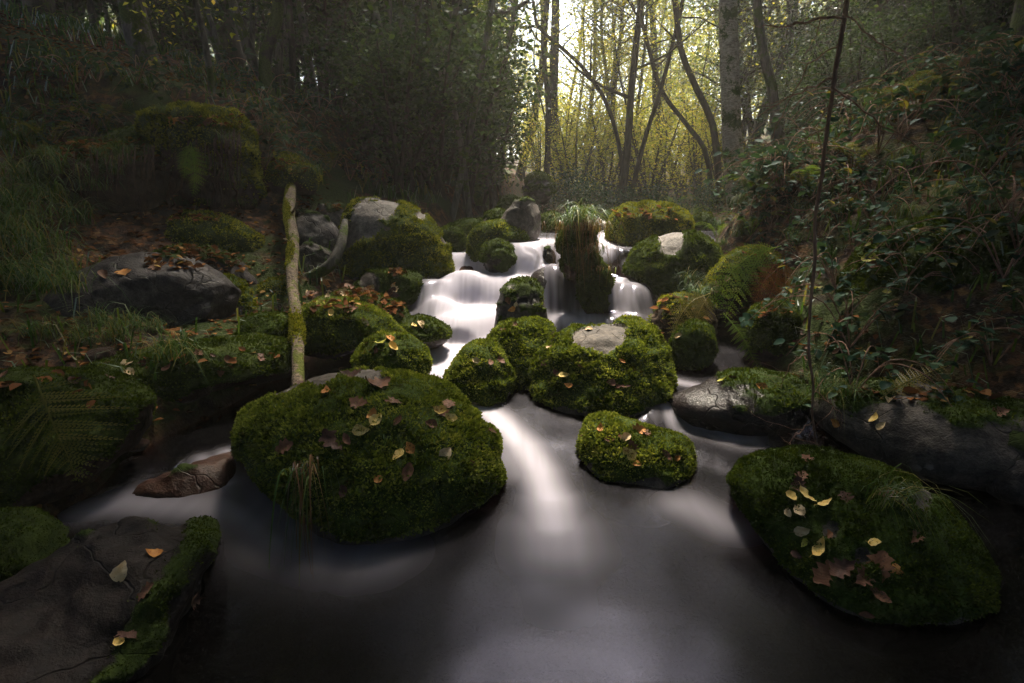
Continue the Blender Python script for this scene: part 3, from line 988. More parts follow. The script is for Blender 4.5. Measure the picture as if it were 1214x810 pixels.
def branch_set(g, path, radii, n, t0, length, up, depth, tubes, tips, sides=5):
    L = len(path)
    for k in range(n):
        t = t0 + (1 - t0) * (k + g.uniform(.1, .9)) / n
        i = min(int(t * (L - 1)), L - 2)
        p = path[i] + (path[i + 1] - path[i]) * (t * (L - 1) - i)
        r0 = np.interp(t, np.linspace(0, 1, len(radii)), radii) * g.uniform(.4, .65)
        az = g.uniform(0, 2 * np.pi)
        ln = length * g.uniform(.55, 1.15) * (1 - .45 * (t - t0) / (1 - t0 + 1e-6))
        d = np.array([math.cos(az), math.sin(az), up * g.uniform(.5, 1.4)])
        d /= np.linalg.norm(d)
        pts = [p]
        for s in range(5):
            d = d + g.normal(0, .22, 3) + np.array([0, 0, .05])
            d /= np.linalg.norm(d)
            pts.append(pts[-1] + d * ln / 5)
        pts = np.array(pts)
        rr = [r0, r0 * .6, r0 * .22]
        tubes.append((pts, rr, sides))
        for u in np.linspace(.35, 1, 5):
            j = u * 5
            a = min(int(j), 4)
            tips.append(pts[a] + (pts[a + 1] - pts[a]) * (j - a))
        if depth > 0:
            branch_set(g, pts, rr, max(2, n // 3), .3, ln * .55, up, depth - 1, tubes, tips, 4)


def tube_mesh(name, tubes, mat, rough=.0, seed=0):
    b = MB()
    for i, (p, r, s) in enumerate(tubes):
        v, f = tube(smooth_path(p, max(len(p), 4 if s < 6 else 14)), r, s, rough if s >= 7 else 0, seed + i)
        b.add(v, f)
    return b.mesh(name, mat, True)


def make_tree(seed, path, radii, n_br, t0, length, up, n_leaf, leaf, jitter, bark, leafmat, depth=1, sides=9, trunk_rough=.14):
    """trunk and crown meshes in the coordinates of `path` (its first point is the base)"""
    g = np.random.default_rng(seed)
    path = np.array(path, float)
    base = path[0].copy()
    sp = smooth_path(path - base, 22)
    tubes = [(sp, radii, sides)]
    tips = []
    branch_set(g, sp, radii, n_br, t0, length, up, depth, tubes, tips)
    tm = tube_mesh('trunk', tubes, bark, trunk_rough, seed)
    cm = None
    if n_leaf and tips:
        tips = np.array(tips)
        pos = tips[g.integers(0, len(tips), n_leaf)] + g.normal(0, 1, (n_leaf, 3)) * np.array([jitter, jitter, jitter * .7])
        v, f, r = leaf_quads(pos, leaf, .55, seed + 1)
        cm = np_mesh('crown', v, f, leafmat, {'rnd': r})
    return base, tm, cm


def tree(label, seed, path, radii, group=None, cat='tree', name='tree', **kw):
    base, tm, cm = make_tree(seed, path, radii, **kw)
    base = base - np.array([0, 0, .12])
    e = link(name, None, None, label, cat, group, None, base)
    link('trunk', tm, e)
    if cm:
        link('crown', cm, e)
    return e


def straight(h, lean, g, wig=.12, n=6):
    p = [np.zeros(3)]
    d = np.array([lean * math.cos(seed_az := g.uniform(0, 6.28)), lean * math.sin(seed_az), 1.0])
    for i in range(n):
        p.append(p[-1] + (d + g.normal(0, wig, 3) * np.array([1, 1, .2])) * h / n)
    return p


def blade_tuft(g, n, length, width, spread, lean=(0, 0), droop=1.0, segs=5, base_r=.05):
    V, Fq, Rn = [], [], []
    az = g.uniform(0, 2 * np.pi, n)
    for i in range(n):
        L = length * g.uniform(.5, 1.15)
        e = np.array([math.cos(az[i]), math.sin(az[i]), 0])
        out = e * spread * g.uniform(.3, 1.2) + np.array([lean[0], lean[1], 0]) * g.uniform(.5, 1.2)
        p0 = np.array([g.normal(0, base_r), g.normal(0, base_r), -.01])
        t = np.linspace(0, 1, segs + 1)[:, None]
        dr = droop * g.uniform(.5, 1.4)
        path = p0 + L * (t * np.array([0, 0, 1.0]) * 1.0 + (t ** 1.6) * out * (1 + .4 * dr) - t ** 2.6 * np.array([0, 0, 1.0]) * dr * .75)
        side = np.cross(e, [0, 0, 1.0])
        side = side * math.cos(.6) + e * math.sin(.6) * g.uniform(-1, 1)
        w = width * g.uniform(.6, 1.2) * np.array([.7, 1, .95, .8, .5, .06])[:, None]
        a = path - side * w * .5
        b = path + side * w * .5
        V.append(np.stack([a, b], 1).reshape(-1, 3))
        k = np.arange(segs) * 2
        Fq.append(np.stack([k, k + 1, k + 3, k + 2], 1) + i * 2 * (segs + 1))
        Rn.append(np.full(2 * (segs + 1), g.uniform(0, 1)))
    return np.concatenate(V), np.concatenate(Fq), np.concatenate(Rn)


def frond_mesh(path, width, mat, seed=0, pairs=15, normal=(0, -.5, .85), pinnules=8, taper=1.0, stem=.004, bare=.12, name='frond'):
    """one fern frond along a 3-D path: a stem with pairs of toothed pinnae"""
    g = np.random.default_rng(seed)
    sp = smooth_path(path, 60)
    b = MB()
    v, f = tube(sp[::4], [stem, stem * .3], 4)
    b.add(v, f, .6)
    nrm = np.array(normal, float)
    nrm /= np.linalg.norm(nrm)
    T = np.gradient(sp, axis=0)
    seg = np.linalg.norm(T, axis=1).sum() / pairs
    T /= np.linalg.norm(T, axis=1)[:, None]
    for k in range(pairs):
        u = bare + (1 - bare) * (k + .5) / pairs
        i = int(u * 59)
        t = T[i]
        s = np.cross(nrm, t)
        s /= np.linalg.norm(s)
        q = (u - bare) / (1 - bare)
        prof = min(1, .55 + 2.2 * q) * (1 - q ** 1.5) ** .8 + .04
        for sg in (-1, 1):
            L = width * .5 * prof * g.uniform(.88, 1.1)
            d = s * sg * .93 + t * .38 + nrm * g.normal(-.06, .1)
            d /= np.linalg.norm(d)
            m = max(4, int(pinnules * prof + 2))
            w2 = np.cross(d, nrm)
            w2 /= np.linalg.norm(w2)
            x = np.linspace(.03, 1, m)
            pl = min(L * .17, seg * .40) * (1 - x ** 1.6) + L * .012
            gap = L / m * .44
            droop = -nrm * (x ** 2)[:, None] * L * .16
            cpos = sp[i] + d * (x * L)[:, None] + droop
            rd = np.clip(g.normal(.5, .2), 0, 1)
            for s2 in (-1, 1):
                tipv = cpos + w2 * s2 * (pl * 1.05)[:, None] + d * (gap * .8)
                midv = cpos + w2 * s2 * (pl * .55)[:, None]
                V = np.stack([cpos - d * gap * .8, midv - d * gap * 1.0, tipv, midv + d * gap * 1.25], 1)
                # keep a solid rib: base corner doubled along the pinna axis
                V[:, 0] = cpos - d * gap
                b.add(V.reshape(-1, 3), np.arange(4 * m).reshape(m, 4), rd)
            rib = np.stack([sp[i] - w2 * L * .012, sp[i] + w2 * L * .012, sp[i] + d * L - nrm * L * .16, sp[i] + d * L - nrm * L * .16 + w2 * L * .004])
            b.add(rib, np.array([[0, 1, 2, 3]]), rd)
    return b.mesh(name, mat)


def fern(label, fronds, mat, width, seed=1, group=None, name='fern', cat='fern', **kw):
    base = np.array(fronds[0][0], float)
    e = link(name, None, None, label, cat, group, None, base)
    for i, fp in enumerate(fronds):
        link('frond', frond_mesh(np.array(fp) - base, width * (1 - .07 * i), mat, seed + i, **kw), e)
    return e


def px_path(pts, Y, dy=0.0):
    """a real 3-D path behind picture points, each at its own distance Y (+dy spread along the path)"""
    n = len(pts)
    return [at(p[0], p[1], (p[2] if len(p) > 2 else Y + dy * i / max(1, n - 1))) for i, p in enumerate(pts)]


# ------------------------------------------------------------------ the trees one can tell apart
def px_tree(label, pts, Y, rpx, height=8.5, seed=1, bark='bark', leafm='wood_leaf', n_br=14, t0=.45, length=1.8, n_leaf=2500, leaf=.08, dy=0., taper=.45, up=.5,
            jitter=.28, sides=10, **kw):
    P = px_path(pts, Y, dy)
    r = rpx / F * Y
    z0 = gz(P[0][0], P[0][1])
    P[0][2] = min(P[0][2], z0)
    top = P[-1]
    d = (P[-1] - P[-2])
    d = d / np.linalg.norm(d) * .6 + np.array([0, 0, .6])
    k = max(0, height - (top[2] - P[0][2]))
    if k > .3:
        for i in range(4):
            P.append(P[-1] + d / np.linalg.norm(d) * k / 4 + np.array([.1 * math.sin(i * 2 + seed), .08 * math.cos(i + seed), 0]))
    return tree(label, seed, P, [r * 1.25, r, r * .9, r * .7, r * taper], bark=M[bark], leafmat=M[leafm], n_br=n_br, t0=t0, length=length, up=up, n_leaf=n_leaf, leaf=leaf,
                jitter=jitter, sides=sides, **kw)


px_tree('pale birch with moss rings standing on the right bank', [(879, 255), (872, 190), (868, 130), (866, 60), (864, -40)], 7.2, 10.5, 9, 3, 'birch', 'wood_leaf', n_leaf=800, t0=.68, sides=16,
        trunk_rough=.1)
px_tree('forked slender tree dark against the glowing gap', [(736, 226), (744, 170), (748, 110), (754, 50), (762, -30)], 10.5, 3.7, 6.2, 5, 'bark', 'gold_leaf', n_br=16, t0=.22, length=2.6, n_leaf=2600, leaf=.055, up=.75, jitter=.4)
px_tree('thin leaning stem right of the forked slender tree', [(743, 226), (764, 160), (786, 90), (806, 10), (815, -40)], 10.8, 2.3, 5.6, 6, 'bark', 'gold_leaf', n_br=12, t0=.3, length=2.0, n_leaf=1500, leaf=.055, jitter=.4)
px_tree('thin stem leaning left into the glowing gap', [(733, 226), (738, 190), (722, 120), (690, 70), (640, 25)], 10.6, 2.1, 4.5, 7, 'bark', 'gold_leaf', n_br=10, t0=.3, length=1.5, n_leaf=1300, leaf=.05, jitter=.4)
px_tree('massive dark mossy trunk rising out of the evergreen thicket', [(563, 235), (558, 150), (553, 60), (550, -30)], 9.0, 15, 8, 8, 'bark_mossy', 'holly', n_leaf=2000, leaf=.08, n_br=18, t0=.25, length=1.05, sides=16)
px_tree('leaning grey lichen spotted trunk behind the hollow stump', [(196, 142), (184, 100), (166, 40), (150, -30)], 7.0, 14, 9, 9, 'bark_grey', 'wood_leaf', n_leaf=3500, sides=14, t0=.5)
px_tree('thin wavy pale sapling above the hollow stump', [(241, 134), (249, 95), (243, 45), (231, -10)], 6.6, 3.2, 5.5, 10, 'bark_grey', 'gold_leaf', n_leaf=900, n_br=10, t0=.3, length=1.0, leaf=.06)
px_tree('reddish crooked trunk left of its thinner neighbour above the log', [(327, 190), (321, 150), (318, 100), (313, 55), (330, -10)], 7.4, 6.8, 8, 11, 'bark_mossy', 'wood_leaf', n_leaf=1300, t0=.6, sides=12)
px_tree('thin dark upright stem directly above the fallen log', [(346, 188), (343, 120), (346, 60), (340, -20)], 7.6, 3.6, 7, 12, 'bark', 'wood_leaf', n_leaf=400, t0=.4)
px_tree('slim grey trunk left of the evergreen thicket', [(376, 160), (382, 90), (391, -10)], 8.6, 5.0, 8, 13, 'bark_grey', 'wood_leaf', n_leaf=1000)
px_tree('thick shadowed trunk in the upper left corner', [(52, 105), (47, 50), (42, -20)], 8.0, 15, 9, 14, 'bark', 'wood_leaf', n_leaf=3800, sides=14)
px_tree('dark trunk right of the thin wavy sapling', [(283, 130), (278, 70), (262, -10)], 10.0, 10, 9, 15, 'bark', 'wood_leaf', n_leaf=3000)
px_tree('arching mossy stem right of the birch', [(928, 150), (918, 105), (908, 62), (900, 10), (898, -30)], 9.0, 5.0, 7.5, 16, 'bark_grey', 'wood_leaf', n_leaf=2000)
px_tree('leaning stem left of the birch, bent toward the glowing gap', [(858, 205), (848, 150), (826, 95), (808, 50), (800, -20)], 10.5, 3.4, 7, 17, 'bark', 'gold_leaf', n_leaf=1500, leaf=.06)
px_tree('low bowed stem left of the birch, bent almost flat', [(850, 205), (838, 175), (815, 140), (785, 100), (770, 50)], 11, 2.5, 6, 18, 'bark', 'gold_leaf', n_leaf=1200, leaf=.06)
px_tree('dark sapling on the slope in the upper right corner', [(1139, 62), (1136, 20), (1128, -30)], 7.6, 3.6, 6, 19, 'bark', 'wood_leaf', n_leaf=1800)
px_tree('bent dark tree at the top of the right slope', [(1010, 100), (1022, 60), (1042, 20), (1050, -30)], 10, 5, 8, 20, 'bark', 'wood_leaf', n_leaf=2500)
px_tree('upright dark tree beside the glowing gap, left edge', [(648, 196), (650, 120), (645, 60), (650, -20)], 13, 2.8, 9, 22, 'bark', 'gold_leaf', n_leaf=1600, leaf=.07, t0=.25)

# ------------------------------------------------------------------ woodland behind: individuals copied from a few kinds
gF = np.random.default_rng(77)


def proto_tree(seed, h, r, n_br, t0, length, n_leaf, leaf, leafm, bark='bark', jitter=.35, depth=1):
    base, tm, cm = make_tree(seed, straight(h, .08, np.random.default_rng(seed)), [r * 1.2, r, r * .8, r * .5, r * .2], n_br=n_br, t0=t0, length=length, up=.55,
                             n_leaf=n_leaf, leaf=leaf, jitter=jitter, bark=M[bark], leafmat=M[leafm], depth=depth, sides=7)
    return tm, cm


KIND = {
    'slim': [proto_tree(100 + i, 9.5 + i * .6, .065 + .012 * i, 22, .1, 1.9, 5200, .08, 'wood_leaf') for i in range(3)],
    'gold': [proto_tree(120 + i, 8.0 + i, .045 + .01 * i, 24, .08, 1.9, 6000, .07, 'gold_leaf', 'bark_grey') for i in range(3)],
    'pole': [proto_tree(140 + i, 6.5 + i, .028 + .008 * i, 16, .12, 1.1, 1900, .06, 'wood_leaf') for i in range(3)],
    'big': [proto_tree(160 + i, 10.5 + i * .5, .11, 26, .38, 3.4, 11000, .15, 'wood_leaf', 'bark_mossy', .5) for i in range(3)],
}
first_use = {}


def plant_tree(kind, x, y, label, group, scale=1.0):
    tm, cm = KIND[kind][int(gF.integers(0, 3))]
    e = link('tree', None, None, label, 'tree', group, None, (x, y, gz(x, y) - .12))
    link('trunk', tm, e)
    link('crown', cm, e)
    e.rotation_euler = (gF.normal(0, .04), gF.normal(0, .04), gF.uniform(0, 6.28))
    s = scale * gF.uniform(.85, 1.2)
    e.scale = (s, s, s)
    return e


def scatter_trees(n, kind, px0, px1, y0, y1, label, group, scale=1.0, avoid=None):
    for i in range(n):
        u = (i + gF.uniform(0, 1)) / n
        px = px0 + (px1 - px0) * u
        Y = math.sqrt(gF.uniform(y0 * y0, y1 * y1))
        x = (px - IW / 2) / F * Y
        if avoid and avoid(x, Y):
            continue
        plant_tree(kind, x, Y, label, group, scale)


KIND['bare'] = [proto_tree(170 + i, 7.5 + i, .030 + .008 * i, 9, .35, .8, 350, .06, 'wood_leaf', 'bark_grey') for i in range(3)]
scatter_trees(20, 'bare', 285, 590, 6.9, 9.5, 'thin bare grey stem standing in the evergreen thicket', 'thin stems in the evergreen thicket')
scatter_trees(14, 'bare', 0, 300, 8.5, 12, 'thin bare grey stem on the shadowed left slope', 'thin stems on the left slope')
scatter_trees(7, 'slim', 800, 930, 14, 21, 'slender tree between the birch and the glowing gap', 'slender trees right of the gap')
scatter_trees(16, 'slim', -60, 540, 10, 20, 'slender dark tree in the shadowed wood on the left slope', 'dark trees on the left slope')
scatter_trees(20, 'pole', -40, 560, 8.5, 17, 'thin pole like sapling in the shadowed wood on the left slope', 'saplings on the left slope')
scatter_trees(16, 'slim', 860, 1290, 10, 22, 'slender dim tree along the top of the right slope', 'trees on the right slope')
scatter_trees(9, 'pole', 900, 1240, 10, 17, 'thin sapling among the brambles on the right slope', 'saplings on the right slope')
scatter_trees(40, 'gold', 500, 980, 17, 36, 'yellow green birch glowing in the misty gap', 'glowing birches in the gap', .9)
scatter_trees(6, 'gold', 640, 800, 24, 42, 'taller yellow green birch filling the head of the misty gap', 'tall glowing birches in the gap', 1.35)
scatter_trees(6, 'pole', 600, 860, 15, 24, 'thin bare stem standing in the misty gap', 'stems in the misty gap', .8)
scatter_trees(9, 'slim', 380, 1000, 32, 48, 'faded tall tree at the back of the misty gap', 'faded trees behind the gap', 1.1)


# tall trees whose crowns are placed to shade the banks and leave the stream corridor lit
def in_corridor(x, y):
    return y > 3.5 and -2.3 - .02 * y < x - .10 * y < 2.6 + .05 * y


KIND['high'] = [proto_tree(180 + i, 8.6 + .5 * i, .10, 22, .55, 2.4, 6500, .12, 'wood_leaf', 'bark', .45) for i in range(3)]
KIND['dense'] = [proto_tree(190 + i, 9.5 + i * .5, .17, 30, .34, 3.2, 10500, .20, 'wood_leaf', 'bark_mossy', .5) for i in range(3)]
for (x, y) in [(-4.3, .6), (4.6, .4), (-3.2, -2.4), (3.4, -2.6), (0.2, -2.6), (-5.0, 3.4), (5.6, 3.6), (-8.0, 1.5), (8.2, 1.2), (-2.0, -6), (2.6, -6.2), (-11, 4.5), (11.5, 4.5),
               (-6.2, -4.2), (6.4, -4.4), (-7.6, 5.2), (8.0, 5.6), (-9, -1.5), (9, -1.5), (5.2, 6.2)]:
    plant_tree('dense', x, y, 'tall broad crowned tree added to shade the bank', 'canopy trees over the banks')  # dense crowns added to keep sky light off the near banks
for (x, y) in [(-7.0, 8.0), (-9.8, 9.0), (9.6, 8.6), (-5.6, 10.4), (7.4, 11.4), (-8.0, 13.4), (9.5, 13.6), (-5.2, 14.2), (7.6, 8.8),
               (-12.5, 12), (13, 11), (10.5, 19), (-9, 19), (-13, 17), (14, 17)]:
    plant_tree('big', x, y, 'tall broad crowned tree added to shade the bank', 'canopy trees over the banks')
for (x, y) in [(-2.4, 14.5), (5.6, 14.5), (-3.6, 18), (6.8, 18), (-1.8, 20.5), (-4.5, 22.5), (8.4, 23), (1.6, 16.2), (3.6, 18.4), (.2, 18.6)]:
    plant_tree('high', x, y, 'tall high crowned tree at the back of the stream corridor', 'high crowned trees along the corridor')


for label, pts, nl, ln in [('leaning tree reaching right over the stream from the left bank', [(-5.5, 4.1), (-4.5, 4.3, 3.2), (-3.0, 4.7, 5.6), (-1.6, 5.0, 7.4)], 12000, 2.0),
                           ('leaning tree reaching left over the stream from the right bank', [(6.2, 5.0), (5.2, 5.3, 3.8), (4.3, 5.8, 5.8), (3.5, 6.2, 7.0)], 12000, 2.0),
                           ('bowed tree on the left bank with a low crown over the stream', [(-6.6, 4.8), (-5.4, 4.9, 4.2), (-2.8, 5.0, 5.3), (.1, 5.0, 5.6)], 5000, 1.1),
                           ('bowed tree on the right bank with a low crown over the stream', [(7.0, 3.9), (5.8, 4.0, 4.2), (3.2, 4.3, 5.0), (-.2, 4.3, 5.2)], 9500, 1.1),
                           ('tree behind the viewpoint with its crown overhead', [(-2.6, -1.6), (-1.8, -.6, 3.4), (-.6, .8, 5.8), (.4, 1.9, 6.6)], 12000, 1.9),
                           ('forked tree behind the viewpoint with its crown overhead', [(2.8, -1.2), (2.2, -.2, 3.4), (1.4, 1.6, 5.4), (.8, 3.0, 6.4)], 12000, 1.7)]:  # unseen trees added to shade the foreground; label length seeds each one
    P = [np.array([pts[0][0], pts[0][1], gz(*pts[0])])] + [np.array(q) for q in pts[1:]]
    tree(label, len(label) * 3 + nl % 7, P, [.2, .16, .12, .08, .03], bark=M['bark_mossy'], leafmat=M['wood_leaf'],
         n_br=26, t0=.62 if 'reaching right' in label else .4, length=ln, up=.3, n_leaf=int(nl * (1.6 if 'leaning' in label else 1)), leaf=.095 if 'leaning' in label else .13, jitter=.42)


# ------------------------------------------------------------------ bushes
def make_bush(seed, h, w, n_leaf, leaf, leafm, n_st=7):
    g = np.random.default_rng(seed)
    tubes, tips = [], []
    for i in range(n_st):
        az = g.uniform(0, 6.28)
        rr = w * g.uniform(.2, .6)
        p = np.array([[g.normal(0, .08), g.normal(0, .08), -.1], [rr * .5 * math.cos(az), rr * .5 * math.sin(az), h * .45],
                      [rr * math.cos(az), rr * math.sin(az), h * g.uniform(.75, 1.0)]])
        sp = smooth_path(p, 8)
        rad = [.016 * h, .012 * h, .004 * h]
        tubes.append((sp, rad, 5))
        branch_set(g, sp, rad, 8, .2, w * .45, .35, 1, tubes, tips, 4)
    tips = np.array(tips)
    pos = tips[g.integers(0, len(tips), n_leaf)] + g.normal(0, .09 * w, (n_leaf, 3))
    pos[:, 2] = np.maximum(pos[:, 2], .03)
    v, f, r = leaf_quads(pos, leaf, .45, seed + 1)
    return tube_mesh('stems', tubes, M['bark']), np_mesh('foliage', v, f, M[leafm], {'rnd': r})


BUSH = {'holly': [make_bush(300 + i, 2.3, 1.7, 2900, .085, 'holly') for i in range(3)],
        'pale': [make_bush(320 + i, .9, 1.0, 1500, .055, 'bramble', 5) for i in range(2)],
        'gold': [make_bush(340 + i, 2.2, 1.6, 2600, .055, 'gold_leaf') for i in range(2)]}


def plant_bush(kind, x, y, label, group=None, s=1.0):
    sm, fm = BUSH[kind][int(gF.integers(0, len(BUSH[kind])))]
    e = link('shrub', None, None, label, 'shrub', group, None, (x, y, gz(x, y) - .06))
    link('stems', sm, e)
    link('foliage', fm, e)
    s *= gF.uniform(.85, 1.15)
    e.scale = (s, s, s * gF.uniform(.9, 1.15))
    e.rotation_euler[2] = gF.uniform(0, 6.28)
    return e


for px, Y, s in [(400, 8.2, .8), (440, 7.6, .75), (480, 7.0, .7), (520, 7.4, .85), (550, 7.9, .85), (572, 8.8, .8), (430, 9.4, 1.2), (490, 9.6, 1.3), (535, 10.3, 1.3), (568, 10.6, 1.1),
                 (590, 11.4, .9), (370, 9.6, 1.0), (460, 11.5, 1.6), (515, 12, 1.7), (556, 12.8, 1.5)]:
    p = at_x(px, Y)
    plant_bush('holly', p[0], p[1], 'glossy dark evergreen shrub in the thicket left of the glowing gap', 'evergreen thicket', s)
for px, Y, s in [(-40, 13, 2), (20, 14.5, 2.2), (80, 13, 2), (140, 15, 2.2), (200, 13.5, 2), (255, 15, 2.2), (310, 13.5, 2), (350, 16, 2.3)]:
    p = at_x(px, Y)
    plant_bush('holly', p[0], p[1], 'tall dark evergreen shrub closing the wood on the left slope', 'tall shrubs on the left slope', s)
for px, Y, s in [(930, 15, 1.6), (985, 14, 1.8), (1040, 15, 2), (1100, 14, 2), (1160, 15, 2), (1230, 14, 2)]:
    p = at_x(px, Y)
    plant_bush('holly', p[0], p[1], 'tall dark evergreen shrub closing the wood on the right slope', 'tall shrubs on the right slope', s)
for px, Y, s in [(915, 9.5, .55), (950, 9, .6), (990, 8.6, .65), (1030, 8.2, .7), (1075, 7.8, .7), (1120, 7.4, .7), (1165, 7.0, .7), (1210, 6.8, .75), (960, 11, .8), (1040, 10, .9), (1120, 9.4, .9), (1190, 8.6, .9)]:
    p = at_x(px, Y)
    plant_bush('holly', p[0], p[1], 'dark leafy shrub growing along the brow of the right slope', 'shrubs on the brow of the right slope', s)
for px, Y, s in [(20, 9, .8), (75, 9.6, .85), (125, 10.2, .85), (-20, 8.4, .8), (225, 10, .8), (265, 9.4, .7)]:
    p = at_x(px, Y)
    plant_bush('holly', p[0], p[1], 'dark leafy shrub growing along the brow of the left slope', 'shrubs on the brow of the left slope', s)
for px, Y, s in [(650, 8.4, .55), (690, 8.0, .6), (720, 8.6, .6), (770, 8.2, .6), (800, 7.6, .5), (670, 9.6, .8), (830, 8.6, .6)]:
    p = at_x(px, Y)
    plant_bush('pale', p[0], p[1], 'low pale leaved shrub at the foot of the glowing gap', 'pale shrubs below the gap', s)
for px, Y, s in [(660, 14, .9), (700, 15, .9), (780, 14, .9), (820, 13.5, .9), (850, 12.5, .8), (740, 17, 1.0), (640, 17, 1.1), (680, 12.5, .9), (720, 13, .8), (765, 12.5, .9), (800, 15, 1.0), (700, 19, 1.3), (760, 20, 1.3), (820, 18, 1.3), (660, 21, 1.5)]:
    p = at_x(px, Y)
    plant_bush('gold', p[0], p[1], 'yellow green shrub lit from behind in the gap', 'sunlit shrubs in the gap', s)
for x, y, s in [(-1.6, -2.2, .8), (1.6, -2.4, .8), (-3.2, -.6, .8), (3.3, -.8, .8), (0, -3, .9)]:  # unseen shrubs added to keep light from behind off the front faces
    plant_bush('holly', x, y, 'dark evergreen shrub added behind the viewpoint to block sky light', 'added light blocking shrubs on the near bank', s)

for k in range(11):  # unseen hedge added to close off the low sky behind
    plant_bush('holly', -9.5 + k * 1.9, -7.2 + .5 * math.sin(k * 2), 'tall evergreen shrub of the hedge added behind the viewpoint to block low sky light', 'added light blocking hedge behind the viewpoint', 2.1)
for x, y in [(-6.2, .2), (-6.4, -2.2), (-7, -4.5), (6.4, 0), (6.6, -2.4), (7.2, -4.6), (-6.3, 2.4), (6.8, 2.4)]:  # unseen shrubs added at the sides against low sky light
    plant_bush('holly', x, y, 'tall evergreen shrub added beside the viewpoint to block low sky light', 'added light blocking shrubs beside the viewpoint', 1.7)

# far wood: one mass nobody could count, closing the valley behind
gW = np.random.default_rng(5)
n = 75000
fx = gW.uniform(-80, 85, n)
fy = gW.uniform(46, 74, n)
fz = terrain(fx, fy, False) + gW.uniform(0, 1, n) ** .85 * (20 + 3 * np.sin(fx * .31) + 2 * np.sin(fx * .83))
gap = np.exp(-((fx - fy * .14) / (fy * .13)) ** 2)
cut = fz > 22 - 15 * gap + gW.normal(0, 1.8, n)
v, f, r = leaf_quads(np.stack([fx, fy, fz], 1)[~cut], .62, .3, 8, aspect=.7)
link('far_wood', np_mesh('far_wood', v, f, M['wood_leaf'], {'rnd': r}), kind='stuff')
# side woods: the same mass along both shoulders of the valley
n = 120000
sx = gW.choice([-1, 1], n)
fy = gW.uniform(6, 50, n)
fx = np.where(sx < 0, -gW.uniform(8.5, 24, n) - fy * .22, gW.uniform(10, 24, n) + fy * .27)
fz = terrain(fx, fy, False) + gW.uniform(0, 1, n) * (11 + 1.5 * np.sin(fy * .5 + fx * .3))
v, f, r = leaf_quads(np.stack([fx, fy, fz], 1), .34, .35, 9, aspect=.65)
link('far_wood', np_mesh('side_wood', v, f, M['wood_leaf'], {'rnd': r}), kind='stuff')


# ------------------------------------------------------------------ moss fur for any mesh
def moss_fur(parent, P, f, wgt_v, n, length, mat, seed):
    nrm, fn = vert_normals(P, f)
    w = wgt_v[f].mean(1) * np.linalg.norm(fn, axis=1)
    g = np.random.default_rng(seed)
    fi = g.choice(len(f), n, p=w / w.sum())
    u, vv = np.sqrt(g.uniform(0, 1, n)), g.uniform(0, 1, n)
    tri = P[f[fi]]
    pos = tri[:, 0] * (1 - u)[:, None] + tri[:, 1] * (u * (1 - vv))[:, None] + tri[:, 2] * (u * vv)[:, None]
    d = nrm[f[fi]].mean(1) + g.normal(0, .5, (n, 3))
    d /= np.linalg.norm(d, axis=1)[:, None]
    sd = np.cross(d, g.normal(0, 1, (n, 3)))
    sd /= np.linalg.norm(sd, axis=1)[:, None] + 1e-9
    L = length * g.uniform(.5, 1.3, n)[:, None]
    W = L * .3
    V = np.stack([pos - sd * W * .5, pos + d * L * .55 - sd * W, pos + d * L, pos + d * L * .55 + sd * W], 1).reshape(-1, 3)
    return link('moss', np_mesh('moss', V, np.arange(4 * n).reshape(n, 4), M[mat], {'rnd': np.repeat(g.uniform(0, 1, n), 4)}), parent, kind='stuff')


def tri(fq):
    return np.concatenate([fq[:, [0, 1, 2]], fq[:, [0, 2, 3]]])


# ------------------------------------------------------------------ fallen log, curved root, hanging branch
lp = np.array(px_path([(353, 460, 2.78), (349, 405, 3.25), (344, 360, 3.75), (339, 310, 4.45), (342, 255, 5.2), (343, 208, 5.9), (350, 196, 6.6)], 4))
lp[-1, 2] -= .35
lp[2:-1, 0] += np.array([-.012, .014, -.012, .008])
lt = np.linspace(0, 1, 7)[:, None]
lp = lp[0] * (1 - lt) + at(343, 203, 5.95) * lt + np.array([[0, 0, 0], [.010, 0, .01], [-.012, 0, .0], [.014, 0, .012], [-.014, 0, 0], [.01, 0, .01], [0, .1, -.03]])
v, f = tube(smooth_path(lp, 90), [.031, .034, .037, .040, .044, .046, .044], 22, .24, 4)
log = link('fallen_log', np_mesh('fallen_log', v - lp[0], f, M['log_birch'], {'rnd': np.full(len(v), .5)}, True), None,
           'slim moss banded birch log leaning from the pool up to the left bank', 'log', None, None, lp[0])
along = np.repeat(np.linspace(0, 1, 90), 22)
band = fbm(np.stack([along * 9, along * 0, along * 0], 1), 2, 3)
nz = vert_normals(v, tri(f))[0]
mw = np.clip(sstep(.06, .34, .55 * band + 1.15 * (along - .66) - .40 * nz[:, 0] + .25 * fbm(v * 11, 2, 7)), 0, 1) + .001
moss_fur(log, v - lp[0], tri(f), mw, 20000, .011, 'moss_gold', 6)
mw = np.exp(-((along - .155) / .026) ** 2) + np.exp(-((along - .44) / .03) ** 2) * (nz[:, 0] < .2) + np.exp(-((along - 1.0) / .03) ** 2)
moss_fur(log, v - lp[0], tri(f), mw, 7000, .016, 'moss_gold', 7)
for k, (t, ln) in enumerate([(.66, .2)]):
    p = smooth_path(lp, 90)[int(t * 89)] - lp[0]
    v2, f2 = tube([p, p + np.array([(-1) ** k * ln * .5, -.05, ln * .6])], [.012, .007], 7)
    link('branch_stub', np_mesh('branch_stub', v2, f2, M['log_birch'], {'rnd': np.full(len(v2), .5)}, True), log)

